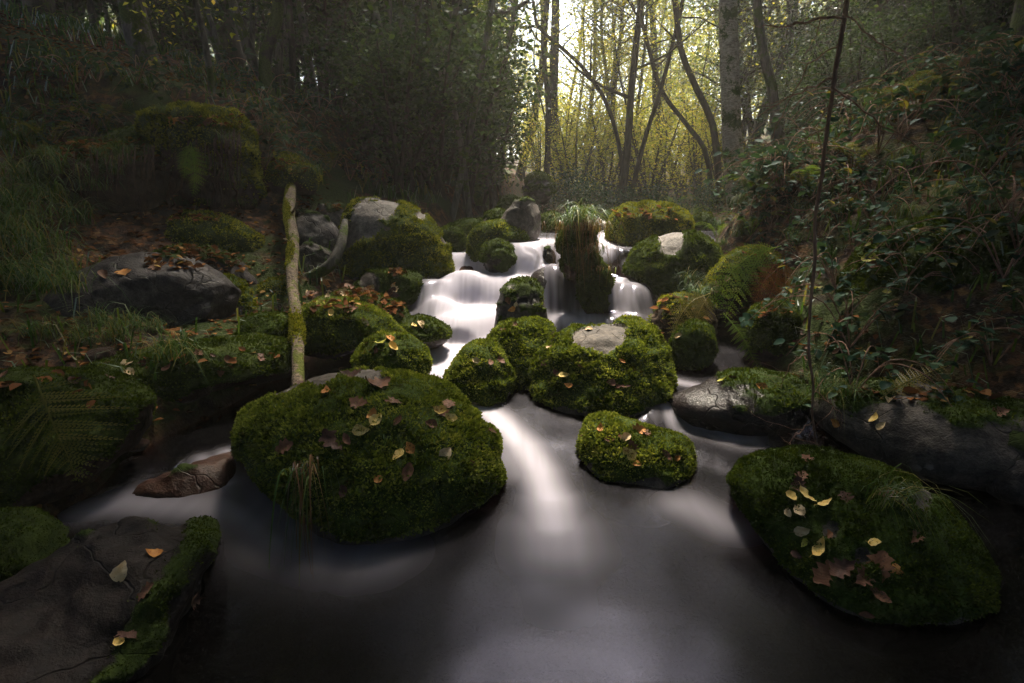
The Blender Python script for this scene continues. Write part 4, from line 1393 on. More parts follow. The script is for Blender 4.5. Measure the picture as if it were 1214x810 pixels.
rp = np.array(px_path([(352, 334, 4.45), (372, 326, 4.42), (392, 314, 4.42), (402, 296, 4.5), (407, 276, 4.62), (409, 262, 4.75)], 4.5))
v, f = tube(smooth_path(rp, 40), [.03, .042, .045, .04, .036, .025], 14, .12, 5)
link('root', np_mesh('root', v - rp[0], f, M['bark_grey'], None, True), None, 'smooth dark curved root bending up beside the big grey boulder', 'root', None, None, rp[0])

bp = np.array(px_path([(968, 528, 2.36), (963, 490, 2.37), (964, 455, 2.38), (959, 420, 2.4), (960, 370, 2.41), (966, 310, 2.42), (966, 262, 2.42), (975, 205, 2.4), (977, 180, 2.4), (987, 110, 2.37), (991, 80, 2.36), (1003, 10, 2.3), (1012, -60, 2.24)], 2.4))
tb = [(smooth_path(bp, 60), [.0045, .0055, .006, .007, .0075, .008, .009, .009], 10)]
twigs = []
for pts, r in [([(990, 92, 2.36), (962, 104, 2.42), (930, 118, 2.5), (898, 140, 2.6)], .007), ([(988, 104, 2.36), (1020, 128, 2.3), (1052, 150, 2.3), (1085, 168, 2.35), (1100, 200, 2.4)], .007),
               ([(1000, 22, 2.3), (965, 24, 2.36), (935, 32, 2.42), (905, 28, 2.5)], .009), ([(1001, 18, 2.3), (1040, 48, 2.25), (1068, 66, 2.2), (1090, 100, 2.2)], .005),
               ([(977, 196, 2.4), (1000, 215, 2.35), (1010, 250, 2.33)], .005), ([(982, 150, 2.4), (940, 175, 2.45), (905, 230, 2.5)], .005),
               ([(971, 250, 2.42), (945, 250, 2.48), (925, 270, 2.5)], .0045), ([(967, 300, 2.42), (985, 325, 2.35), (990, 350, 2.33)], .004),
               ([(962, 415, 2.4), (938, 430, 2.4), (925, 460, 2.42)], .004), ([(962, 460, 2.38), (985, 478, 2.35), (1000, 500, 2.33)], .004), ([(963, 500, 2.37), (945, 515, 2.38), (935, 528, 2.37)], .004),
               ([(996, 55, 2.33), (962, 75, 2.4), (930, 130, 2.5), (915, 170, 2.5)], .005), ([(986, 120, 2.38), (960, 160, 2.43), (930, 180, 2.5)], .004)]:
    p = smooth_path(np.array(px_path(pts, 2.4)), 12)
    g_ = np.random.default_rng(int(pts[1][0]))
    p[1:] += g_.normal(0, .004, p[1:].shape)
    r *= .62
    one = [(p - bp[0], [r, r * .8, r * .3], 5)]
    branch_set(g_, p - bp[0], [r, r * .8, r * .35], 5, .25, .26, -.1, 1, one, [], 4)
    twigs.append(one)
hb = link('hanging_branch', tube_mesh('hanging_branch', [(tb[0][0] - bp[0], tb[0][1], 10)], M['twig'], .12, 3), None,
          'thin reddish dead branch hanging down to the water on the right', 'branch', None, None, bp[0])
for t_ in twigs:
    link('twig', tube_mesh('twig', t_, M['twig']), hb)

# ------------------------------------------------------------------ hollow stump on the left bank, tussock stump by the falls
stone('stump', 'overhanging mossy root stump on the left bank with bare roots hanging below',
      [(186, 200), (190, 165), (200, 146), (238, 137), (275, 142), (296, 172), (298, 225), (285, 258), (258, 268), (235, 262), (222, 240), (205, 225)],
      5.3, .8, .0, 6, 'earth', .5, tuft='moss_gold', tuft_len=.016, dens=1.0, rough=.10, name='tree_stump', cat='stump', lumps=.03)
st = STONES['stump']
gR = np.random.default_rng(14)
for k, pts in enumerate([[(205, 165, 5.1), (212, 200, 4.95), (200, 235, 4.9), (207, 268, 4.9)], [(235, 160, 5.0), (240, 205, 4.85), (246, 250, 4.8)], [(255, 165, 5.0), (262, 210, 4.85), (258, 262, 4.8)],
                         [(268, 165, 5.05), (277, 215, 4.9), (283, 255, 4.9)], [(196, 170, 5.2), (175, 190, 5.1), (150, 205, 5.1)], [(215, 175, 5.0), (198, 200, 4.9), (172, 205, 4.85), (165, 235, 4.9)],
                         [(246, 170, 4.98), (250, 215, 4.84), (252, 245, 4.8)], [(226, 160, 5.0), (222, 190, 4.86), (196, 262, 4.86)]]):
    p = smooth_path(np.array(px_path(pts, 5)), 16)
    p[1:] += gR.normal(0, .012, p[1:].shape)
    r0 = [.03, .012, .012, .016, .04, .028, .01, .018][k]
    v, f = tube(p - np.array(st.location), [r0, r0 * .7, r0 * .4], 8, .15, k)
    link('hanging_root', np_mesh('hanging_root', v, f, M['soil_root'], None, True), st)
rl = []
for k in range(80):
    px = gR.uniform(192, 292)
    y0 = 150 + gR.uniform(0, 22)
    p = np.array(px_path([(px, y0, 5.02), (px + gR.normal(0, 3), y0 + gR.uniform(20, 40), 4.88), (px + gR.normal(0, 6), y0 + gR.uniform(45, 95), 4.86)], 5))
    rl.append((p - np.array(st.location), [.004, .003, .0015], 4))
link('root_hairs', tube_mesh('root_hairs', rl, M['soil_root']), st, kind='stuff')

stone('root_bank', 'eroded ledge of leaf covered soil with trailing roots left of the hollow stump',
      [(60, 190), (110, 172), (160, 160), (190, 168), (195, 200), (180, 235), (150, 258), (110, 240), (75, 215)], 4.9, .8, .5, 5, 'earth', -.15, tuft='moss_dark', dens=.6,
      rough=.14, name='soil_ledge', cat='ledge')
rb = STONES['root_bank']
rl = []
for k in range(34):
    px = gR.uniform(80, 185)
    y0 = 180 + gR.uniform(-8, 14)
    p = np.array(px_path([(px, y0, 4.5), (px + gR.normal(0, 4), y0 + gR.uniform(20, 40), 4.36), (px + gR.normal(0, 8), y0 + gR.uniform(40, 80), 4.36)], 5))
    rl.append((p - np.array(rb.location), [.006, .004, .002], 4))
link('root_hairs', tube_mesh('root_hairs', rl, M['soil_root']), rb, kind='stuff')

stone('tussock', 'mossy stump by the falls wearing a skirt of dead grass and a green grass crown',
      [(668, 300), (669, 282), (676, 270), (688, 268), (695, 282), (703, 305), (715, 322), (722, 340), (717, 362), (725, 390), (708, 396), (694, 378), (690, 352), (676, 325)],
      4.35, 1.0, .0, 5, 'earth', .5, tuft='moss_dark', dens=1.3, rough=.14, name='tree_stump', cat='stump', lumps=.035)
tk = STONES['tussock']
gT = np.random.default_rng(21)
top = at(684, 266, 4.35) - np.array(tk.location)
v, f, r = blade_tuft(gT, 230, .30, .006, .34, (.03, -.1), 2.3, base_r=.085)
link('dead_skirt', np_mesh('dead_skirt', v + top + np.array([.02, -.08, -.03]), f, M['grass_dead'], {'rnd': r}), tk)
for (px_, py_, n_, l_) in [(682, 266, 150, .30), (690, 262, 70, .40), (700, 300, 50, .2), (712, 322, 30, .18)]:
    v, f, r = blade_tuft(gT, n_, l_, .006, .62, (0, -.1), 1.5, base_r=.05)
    link('grass_crown', np_mesh('grass_crown', v + at(px_, py_, 4.25) - np.array(tk.location), f, M['grass'], {'rnd': r}), tk)
for (px_, py_, n_, l_) in [(694, 298, 90, .22), (706, 318, 40, .14)]:
    v, f, r = blade_tuft(gT, n_, l_, .006, .35, (.0, -.1), 2.3, base_r=.06)
    link('dead_skirt', np_mesh('dead_skirt', v + at(px_, py_, 4.2) - np.array(tk.location), f, M['grass_dead'], {'rnd': r}), tk)


# ------------------------------------------------------------------ laying things on surfaces seen from the tripod
def hit(px, py, with_ground=True):
    d = Vector(ray(px, py))
    d.normalize()
    best, bn, key = 1e9, None, None
    for k, bv, o in SURF:
        loc, nrm, i, dist = bv.ray_cast(Vector(EYE), d)
        if loc is not None and dist < best:
            best, bn, key = dist, nrm, k
    if with_ground:
        p = ground_at(px, py, 20)
        dg = float(np.linalg.norm(p - EYE))
        if dg < best:
            e = .03
            n = Vector((gz(p[0] - e, p[1]) - gz(p[0] + e, p[1]), gz(p[0], p[1] - e) - gz(p[0], p[1] + e), 2 * e)).normalized()
            return Vector(p), n, 'ground'
    if key is None:
        return None, None, None
    return Vector(EYE) + d * best, bn, key


# ferns ------------------------------------------------------------
fern('bright green fern arching over the moss crest on the right bank', [px_path([(926, 292, 4.1), (895, 300, 4.0), (868, 322, 3.92), (850, 352, 3.88), (845, 368, 3.86)], 4),
     px_path([(926, 292, 4.1), (905, 300, 4.0), (886, 330, 3.9), (866, 362, 3.86), (858, 384, 3.84)], 4)], M['fern'], .34, 3, normal=(-.2, -.8, .6))
fern('yellow green fern drooping over the brown root clod', [px_path([(842, 348, 3.75), (820, 358, 3.65), (803, 382, 3.58), (796, 415, 3.55)], 4),
     px_path([(842, 348, 3.75), (828, 372, 3.62), (822, 400, 3.56)], 4)], M['fern_yellow'], .24, 5, normal=(-.2, -.8, .6))
fern('dead russet fern hanging beside the bright green fern', [px_path([(925, 305, 3.9), (917, 340, 3.82), (905, 372, 3.8), (897, 400, 3.8)], 4),
     px_path([(930, 305, 3.9), (930, 345, 3.82), (922, 388, 3.8)], 4), px_path([(922, 308, 3.9), (905, 335, 3.84), (893, 360, 3.82)], 4)], M['fern_dead'], .26, 7, normal=(-.1, -.9, .4))
fern('olive fern frond hanging over the far left pool bank', [px_path([(40, 445, 1.85), (52, 475, 1.80), (66, 510, 1.76), (80, 540, 1.75), (92, 572, 1.76)], 2)], M['fern_dark'], .44, 9,
     normal=(-.2, -.75, .65), pairs=15, pinnules=16)
fern('small green fern hanging from the hollow stump', [px_path([(226, 168, 4.8), (230, 190, 4.72), (231, 215, 4.7), (228, 234, 4.7)], 5), px_path([(226, 168, 4.8), (220, 190, 4.72), (218, 215, 4.7)], 5)],
     M['fern'], .24, 11, normal=(0, -.95, .3))
fern('straw coloured fern leaning over the pale slab', [px_path([(1040, 476, 2.45), (1065, 458, 2.46), (1092, 445, 2.5), (1128, 432, 2.56)], 2.5)], M['fern_yellow'], .19, 13, normal=(-.1, -.6, .8))
fern('drooping green fern over the dark moss lump by the water', [px_path([(858, 372, 3.7), (878, 396, 3.55), (893, 425, 3.45), (905, 440, 3.42)], 4)], M['fern'], .16, 14, normal=(0, -.8, .6))


def proto_fern(seed, n, L, mat):
    g = np.random.default_rng(seed)
    out = []
    for i in range(n):
        a = 2 * math.pi * i / n + g.normal(0, .25)
        l = L * g.uniform(.75, 1.15)
        e = np.array([math.cos(a), math.sin(a), 0])
        p = [np.zeros(3), e * l * .25 + [0, 0, l * .42], e * l * .6 + [0, 0, l * .55], e * l * .95 + [0, 0, l * .35]]
        nrm = np.array([-e[0] * .3, -e[1] * .3, 1])
        out.append(frond_mesh(np.array(p), l * .36, M[mat], seed + i, 18, nrm, 7))
    return out


PF = [proto_fern(400, 8, .62, 'fern'), proto_fern(420, 7, .5, 'fern_dark')]
gP = np.random.default_rng(31)
for px, py, k, s in [(795, 212, 0, 1), (825, 232, 0, .9), (770, 226, 0, 1), (845, 250, 0, .7), (935, 165, 0, 1), (985, 150, 0, .9), (905, 200, 0, .9), (820, 262, 0, .7), (890, 280, 0, .6), (660, 228, 1, .8),
                     (730, 238, 0, .9), (1060, 140, 1, 1), (960, 235, 0, .7), (1010, 205, 1, .8), (390, 205, 1, .8), (430, 225, 1, .6), (310, 205, 1, .6), (355, 215, 0, .6), (700, 232, 0, .8), (1120, 90, 1, 1),
                     (800, 250, 0, .8), (860, 225, 0, .9), (755, 215, 0, 1.1), (120, 160, 1, .8), (60, 180, 1, .8), (900, 240, 0, .7), (850, 285, 0, .5)]:
    p = ground_at(px, py, 16)
    side = 'right bank' if px > 640 else 'left bank'
    e = link('fern', None, None, ('arching green fern rosette growing on the %s' if k == 0 else 'dull dark fern rosette growing on the %s') % side, 'fern', 'fern rosettes on the ' + side, None, p)
    for me in PF[k]:
        link('frond', me, e)
    e.rotation_euler[2] = gP.uniform(0, 6.28)
    e.scale = (s, s, s)

# grass tufts ------------------------------------------------------
TUFT = []
for i in range(4):
    v, f, r = blade_tuft(np.random.default_rng(500 + i), 90, .46, .0075, .55, (0, -.12), 1.25, base_r=.06)
    TUFT.append(np_mesh('grass_tuft', v, f, M['grass'], {'rnd': r}))


def tuft(px, py, label, group, s=1.0, i=None):
    p = hit(px, py)[0]
    o = link('grass_tuft', TUFT[int(gP.integers(0, 4)) if i is None else i], None, label, 'grass tuft', group, None, p)
    o.scale = (s, s, s)
    o.rotation_euler[2] = gP.normal(0, .6)
    return o


for px, py, s in [(30, 330, 1), (60, 300, 1), (70, 330, 1), (40, 270, 1), (90, 265, 1), (15, 300, 1), (60, 240, 1), (20, 250, 1),
                  (45, 345, .9), (85, 345, .8), (10, 340, 1), (25, 215, 1), (75, 205, .9), (110, 225, .9), (5, 280, 1)]:
    tuft(px, py, 'long bladed grass tuft drooping down the left bank', 'grass tufts on the left bank', s)
for px, py, s in [(120, 385, .55), (160, 390, .55), (100, 405, .5), (140, 402, .5), (185, 392, .45), (55, 400, .6)]:
    tuft(px, py, 'short grass tuft at the foot of the bare dark boulder', 'grass tufts below the dark boulder', s)
for px, py, s in [(975, 470, .55), (990, 455, .55), (965, 450, .5), (1005, 470, .5)]:
    tuft(px, py, 'fresh green grass tuft between the pale slab and the hanging branch', 'grass tufts by the pale slab', s)
for px, py, s in [(822, 345, .6), (815, 335, .55), (830, 352, .5)]:
    tuft(px, py, 'narrow green grass tuft beside the moss crest', 'grass tufts beside the moss crest', s)
for k in range(42):
    px, py = gP.uniform(770, 1180), gP.uniform(70, 260)
    p = ground_at(px, py, 12)
    if py < 250 - (px - 850) * .5 or p[1] > 11:
        continue
    tuft(px, py, 'small grass tuft among the brambles on the right slope', 'grass tufts on the right slope', gP.uniform(.35, .65))
for k in range(34):
    px, py = gP.uniform(0, 400), gP.uniform(105, 215)
    p = ground_at(px, py, 14)
    if p[1] > 12:
        continue
    tuft(px, py, 'grass tuft on the shadowed floor behind the hollow stump', 'grass tufts behind the hollow stump', gP.uniform(.35, .65))
tuft(207, 424, 'leaning grass tuft spilling from the mossy ledge into the left pool', None, .75, 0)
p, nn, _ = hit(366, 560)
v, f, r = blade_tuft(np.random.default_rng(61), 34, .27, .006, .22, (.02, -.32), 2.6, base_r=.025)
e = link('grass_tuft', np_mesh('grass_tuft', v, f, M['grass'], {'rnd': r}), None, 'green and brown grass strands hanging down the face of the largest boulder', 'grass tuft', None, None, p)
v, f, r = blade_tuft(np.random.default_rng(62), 16, .34, .007, .14, (.05, -.3), 2.9, base_r=.02)
link('dead_blades', np_mesh('dead_blades', v, f, M['grass_dead'], {'rnd': r}), e)
p, nn, _ = hit(1048, 592)
v, f, r = blade_tuft(np.random.default_rng(63), 70, .24, .004, .35, (.35, -.3), 1.8, base_r=.03)
link('grass_tuft', np_mesh('grass_tuft', v, f, M['grass'], {'rnd': np.clip(r * .5 + .5, 0, 1)}), None, 'yellowing grass tuft combed across the broad lower right boulder', 'grass tuft', None, None, p)
p, nn, _ = hit(462, 520)
v, f, r = blade_tuft(np.random.default_rng(64), 14, .12, .003, .2, (0, -.3), 2.4, base_r=.03)
link('grass_tuft', np_mesh('grass_tuft', v, f, M['grass'], {'rnd': np.clip(r * .5 + .4, 0, 1)}), None, 'few fine strands lying on the front of the largest boulder', 'grass tuft', None, None, p)


# brambles ---------------------------------------------------------
def make_bramble(seed, n_st, L, leaf, per):
    g = np.random.default_rng(seed)
    tubes, pos = [], []
    for i in range(n_st):
        a = g.uniform(0, 6.28)
        e = np.array([math.cos(a), math.sin(a), 0])
        l = L * g.uniform(.6, 1.2)
        p = smooth_path([np.zeros(3), e * l * .3 + [0, 0, l * .45], e * l * .7 + [0, 0, l * .42], e * l * 1.0 + [0, 0, l * .12]], 14)
        tubes.append((p, [.005, .004, .002], 5))
        for k in range(per):
            u = g.uniform(.2, 1) * 13
            j = min(int(u), 12)
            c = p[j] + (p[j + 1] - p[j]) * (u - j) + g.normal(0, .05, 3)
            for q in range(3):
                pos.append(c + g.normal(0, .018, 3))
    v, f, r = leaf_quads(np.array(pos), leaf, .78, seed, .15, .86, True)
    return tube_mesh('stems', tubes, M['twig']), np_mesh('leaves', v, f, M['bramble'], {'rnd': r})


BR = [make_bramble(600 + i, 6, .62, .075, 4) for i in range(4)]


def bramble(p, label, group, s=1.0):
    sm, lm = BR[int(gP.integers(0, 4))]
    e = link('bramble', None, None, label, 'bramble', group, None, p)
    link('stems', sm, e)
    link('leaves', lm, e)
    e.scale = (s, s, s)
    e.rotation_euler = (0, 0, gP.uniform(0, 6.28))


for k in range(52):
    px, py = gP.uniform(890, 1240), gP.uniform(50, 470)
    if px < 985 and py > 225:
        continue
    if py < 235 - (px - 880) * .55 or (px < 1000 and py > 420) or (1030 < px < 1210 and 330 < py < 470 and gP.uniform() < .75):
        continue
    p, nn, kk = hit(px, py)
    if p.y > 9:
        continue
    bramble(p, 'broad leaved bramble trailing down the shadowed right bank', 'brambles on the right bank', gP.uniform(.5, .85))
for px, py, s in [(1180, 195, 1.1), (1150, 230, 1), (1200, 270, 1), (1190, 330, .9), (1010, 300, .6), (1040, 250, .8), (1205, 150, 1.2)]:
    p, nn, kk = hit(px, py)
    bramble(p, 'broad leaved bramble trailing down the shadowed right bank', 'brambles on the right bank', s)
for px, py, s in [(640, 220, .9), (665, 222, .9), (690, 226, .9), (715, 230, 1), (740, 236, 1), (770, 238, 1), (800, 242, 1), (760, 222, 1), (830, 246, .9), (850, 258, .6), (905, 250, .6),
                  (930, 235, .7), (860, 240, .9), (895, 225, .9), (925, 205, 1), (625, 226, .8), (365, 196, .8), (395, 200, .8), (415, 215, .8), (300, 185, .8), (350, 205, .7)]:
    p = ground_at(px, py, 14)
    bramble(p, 'low bramble clump growing around the head of the stream', 'brambles around the head of the stream', s)

for k in range(34):
    px, py = gP.uniform(60, 420), gP.uniform(88, 205)
    p = ground_at(px, py, 14)
    if p[1] < 11.5 and not (180 < px < 300 and py > 130):
        bramble(p, 'low dark bramble clump on the shadowed left slope', 'brambles on the left slope', gP.uniform(.6, 1.0))
for k in range(44):
    px = gP.uniform(880, 1180)
    py = 232 - (px - 880) * .56 + gP.uniform(-28, 45)
    p = ground_at(px, py, 14)
    if p[1] < 11.5:
        bramble(p, 'leafy bramble on the brow of the right slope under the trees', 'brambles on the brow of the right slope', gP.uniform(.7, 1.1))
for k in range(40):
    px, py = gP.uniform(835, 985), gP.uniform(195, 315)
    p, nn, kk = hit(px, py)
    if p is None or kk != 'ground' or p.y > 9:
        continue
    if k % 3:
        tuft(px, py, 'short grass tuft on the bare lip of the right bank below the birch', 'grass tufts below the birch', gP.uniform(.35, .6))
    else:
        bramble(p, 'small bramble sprig on the lip of the right bank below the birch', 'bramble sprigs below the birch', gP.uniform(.35, .5))

cob = []
for i in range(3):
    cv, cf = ICO[5]
    P_c = cv * np.array([1, .8, .55]) * (1 + .22 * fbm(cv * 1.3, 3, 40 + i))[:, None]
    cob.append(np_mesh('cobble', P_c, cf, M['rock_brown'], {'moss': np.zeros(len(cv))}, True))
for k in range(30):
    px, py = ((gP.uniform(120, 300), gP.uniform(472, 545)) if k < 14 else (gP.uniform(800, 975), gP.uniform(495, 560)))
    w_ = march(px, py, water_z, .8, 9)
    z_ = gz(w_[0], w_[1])
    o = link('cobble', cob[k % 3], None, 'brown cobble lying in the shallows of the %s pool' % ('left' if k < 14 else 'right'), 'stone', 'cobbles in the %s pool' % ('left' if k < 14 else 'right'), None,
             (w_[0], w_[1], max(z_, w_[2] - .11) + .01))
    s_ = gP.uniform(.03, .075)
    o.scale = (s_, s_, s_)
    o.rotation_euler[2] = gP.uniform(0, 6.28)

# grass and litter nobody could count ------------------------------
gG = np.random.default_rng(41)
n = 120000
x = gG.uniform(-9, 9, n)
y = gG.uniform(1.2, 15, n)
keepg = (((x > 0) & (gG.uniform(0, 1, n) < np.where(y > 4.5, .12, .4))) | ((x < -3.2) & (gG.uniform(0, 1, n) < np.where(y > 6.5, .3, .7))) | (gG.uniform(0, 1, n) < .22)) & ~((x > -4) & (x < -1.7) & (y > 3.9) & (y < 6.0)) & ((x < np.interp(y, XL_Y, XL_X) - .25) | (x > np.interp(y, XR_Y, XR_X) + .1)) & (fbm(np.stack([x, y, x * 0], 1) * .9, 3, 71) > -.2)
x, y = x[keepg], y[keepg]
n = len(x)
z = terrain(x, y)
L = gG.uniform(.06, .2, n)[:, None] * (1 + y[:, None] * .05)
a = gG.uniform(0, 6.28, n)
e = np.stack([np.cos(a), np.sin(a), np.zeros(n)], 1)
s = np.stack([-np.sin(a), np.cos(a), np.zeros(n)], 1) * .004 * (1 + y[:, None] * .12)
b0 = np.stack([x, y, z - .01], 1)
up3 = np.array([0, 0, 1.0])
mid = b0 + up3 * L * .7 + e * L * .25
tip = b0 + up3 * L * .8 + e * L * .8
V = np.stack([b0 - s, b0 + s, mid + s * .9, mid - s * .9, tip], 1).reshape(-1, 3)
q = np.arange(n)[:, None] * 5
Fq = np.concatenate([q + [0, 1, 2, 3], q + [3, 2, 4, 4]])
Fq = Fq[:n]
V4 = np.stack([mid - s * .9, mid + s * .9, tip + s * .08, tip - s * .08], 1).reshape(-1, 3)
Va = np.stack([b0 - s, b0 + s, mid + s * .9, mid - s * .9], 1).reshape(-1, 3)
V = np.concatenate([Va, V4])
rr = gG.uniform(0, 1, n)
link('grass', np_mesh('grass', V, np.arange(8 * n).reshape(2 * n, 4), M['grass'], {'rnd': np.concatenate([np.repeat(rr, 4), np.repeat(rr, 4)])}), kind='stuff')

n = 70000
x = gG.uniform(-8, 9, n)
y = gG.uniform(1.2, 14, n)
keepg = ((x < np.interp(y, XL_Y, XL_X) - .1) | (x > np.interp(y, XR_Y, XR_X) + .05)) & (fbm(np.stack([x, y, x * 0], 1) * .8, 3, 75) > -.25)
x, y = x[keepg], y[keepg]
v, f, r = leaf_quads(np.stack([x, y, terrain(x, y) + .008], 1), .048, .85, 13, .02, .75, True)
link('leaf_litter', np_mesh('leaf_litter', v, f, M['litter'], {'rnd': r}), kind='stuff')
# litter lodged on the flat stones
pts = []
for key, x0, x1, y0, y1, n in [('litter_top', 395, 480, 342, 372, 260), ('left_leafy', 195, 290, 292, 325, 260), ('left_moss_flat', 205, 260, 253, 262, 60), ('root_bank', 70, 190, 165, 190, 260),
                               ('left_dark', 170, 240, 300, 320, 60), ('root_clod', 775, 840, 350, 400, 50), ('below_big', 465, 480, 319, 326, 30), ('stump', 195, 285, 138, 152, 80), ('slab', 1010, 1200, 462, 475, 50),
                               ('bank_moss', 150, 330, 415, 440, 18), ('log_right', 365, 440, 355, 368, 40), ('sunny', 730, 800, 246, 262, 60), ('fern_crest', 880, 912, 297, 310, 30), ('log_mound', 325, 368, 190, 210, 60), ('grey_top', 372, 415, 243, 252, 30),
                               ('bank_low', 0, 120, 440, 480, 12), ('right_lump', 890, 935, 360, 375, 20)]:
    for k in range(n):
        p, nn, kk = hit(gG.uniform(x0, x1), gG.uniform(y0, y1), False)
        if kk == key and nn.z > .15:
            pts.append(np.array(p) + np.array([0, 0, .006]))
v, f, r = leaf_quads(np.array(pts), .055, .72, 15, .03, .75, True)
link('leaf_litter', np_mesh('stone_litter', v, f, M['litter'], {'rnd': r}), kind='stuff')

# ------------------------------------------------------------------ fallen leaves, each laid on the surface it lies on
def leaf_mesh(kind, col, seed):
    g = np.random.default_rng(seed)
    m = 15
    u = np.linspace(0, 1, m)
    if kind == 'oak':
        w = .30 * np.sin(np.pi * u ** 1.25) ** .8 * (1 + .34 * np.cos(u * 2 * np.pi * 4.0 + .6)) + .012
    elif kind == 'birch':
        w = .36 * np.sin(np.pi * u ** .75) ** .9 * (1 - .25 * u) + .01
    else:
        w = .24 * np.sin(np.pi * u) ** .8 + .008
    curl, fold, roll = g.uniform(-.7, .9), g.uniform(.1, .6), g.uniform(-.35, .35)
    mid = np.stack([u - .5, .03 * np.sin(u * 5 + seed), curl * (u - .5) ** 2 * 1.4], 1)
    V = [mid]
    for sg in (-1, 1):
        for q in (.5, 1.0):
            ww = w * q * (1 + .06 * np.sin(u * 23 + seed * sg))
            V.append(mid + np.stack([.05 * q * w, sg * ww, fold * ww * q + roll * sg * ww + .02 * np.sin(u * 17 + q * 3 + sg)], 1))
    V = np.stack(V, 1)            # m x 5: mid, -half, -edge, +half, +edge
    order = [2, 1, 0, 3, 4]
    V = V[:, order]
    idx = np.arange(m * 5).reshape(m, 5)
    q = np.stack([idx[:-1, :-1], idx[1:, :-1], idx[1:, 1:], idx[:-1, 1:]], -1).reshape(-1, 4)
    st = np.array([[-.5, 0, 0], [-.5, .012, 0], [-.72, .05, .04], [-.72, .04, .04]]) + [0, 0, curl * .35]
    P = np.concatenate([V.reshape(-1, 3), st])
    q = np.concatenate([q, [[m * 5, m * 5 + 1, m * 5 + 2, m * 5 + 3]]])
    return np_mesh('fallen_leaf', P, q, M['leaf_' + col], None, True)


def mat_fallen(name, a, b, spot):
    m, nt, out = new_mat(name)
    P = objpos(nt)
    info = nt.nodes.new('ShaderNodeObjectInfo')
    c = ramp(nt, noise(nt, 2.2, 4, .6, P), [(.35, a), (.65, b)])
    vn = math_n(nt, 'ADD', noise(nt, 9, 3, .6, P), math_n(nt, 'MULTIPLY', info.outputs['Random'], .12))
    c = mixc(nt, ramp(nt, vn, [(.66, (0, 0, 0)), (.72, (1, 1, 1))]), c, spot)
    w = N(nt, 'ShaderNodeTexWave')
    w.bands_direction = 'DIAGONAL'
    w.inputs['Scale'].default_value = 5
    nt.links.new(P, w.inputs['Vector'])
    p = principled(nt, out, c, .65, bump(nt, w.outputs['Fac'], .07, .01), .15)
    return m


M['leaf_yellow'] = mat_fallen('leaf_yellow', (.62, .40, .09), (.72, .55, .22), (.25, .12, .03))
M['leaf_tan'] = mat_fallen('leaf_tan', (.42, .28, .13), (.58, .44, .27), (.2, .11, .05))
M['leaf_orange'] = mat_fallen('leaf_orange', (.36, .14, .035), (.5, .24, .07), (.14, .05, .02))
M['leaf_brown'] = mat_fallen('leaf_brown', (.09, .038, .022), (.19, .09, .05), (.05, .025, .015))
M['leaf_dark'] = mat_fallen('leaf_dark', (.05, .024, .018), (.11, .055, .04), (.03, .016, .012))
M['leaf_olive'] = mat_fallen('leaf_olive', (.30, .30, .04), (.42, .38, .08), (.12, .09, .02))
LM = {}
gL = np.random.default_rng(99)


def leaf(px, py, kind, col, size, label, group=None, rot=None):
    p, nn, key = hit(px, py)
    if p is None:
        return
    k = (kind, col, int(gL.integers(0, 3)))
    if k not in LM:
        LM[k] = leaf_mesh(kind, col, len(LM) * 7 + 3)
    o = link('fallen_leaf', LM[k], None, label, 'leaf', group, None, p + nn * (.003 + size * .02))
    n2 = (nn + Vector(gL.normal(0, .16, 3)) + Vector((0, -.12, .1))).normalized()
    q = Vector((0, 0, 1)).rotation_difference(n2)
    o.rotation_mode = 'QUATERNION'
    o.rotation_quaternion = q @ Quaternion((0, 0, 1), gL.uniform(0, 6.28) if rot is None else rot)
    o.scale = (size, size * gL.uniform(.78, 1.12), size * gL.uniform(.5, 1.5))
    return o


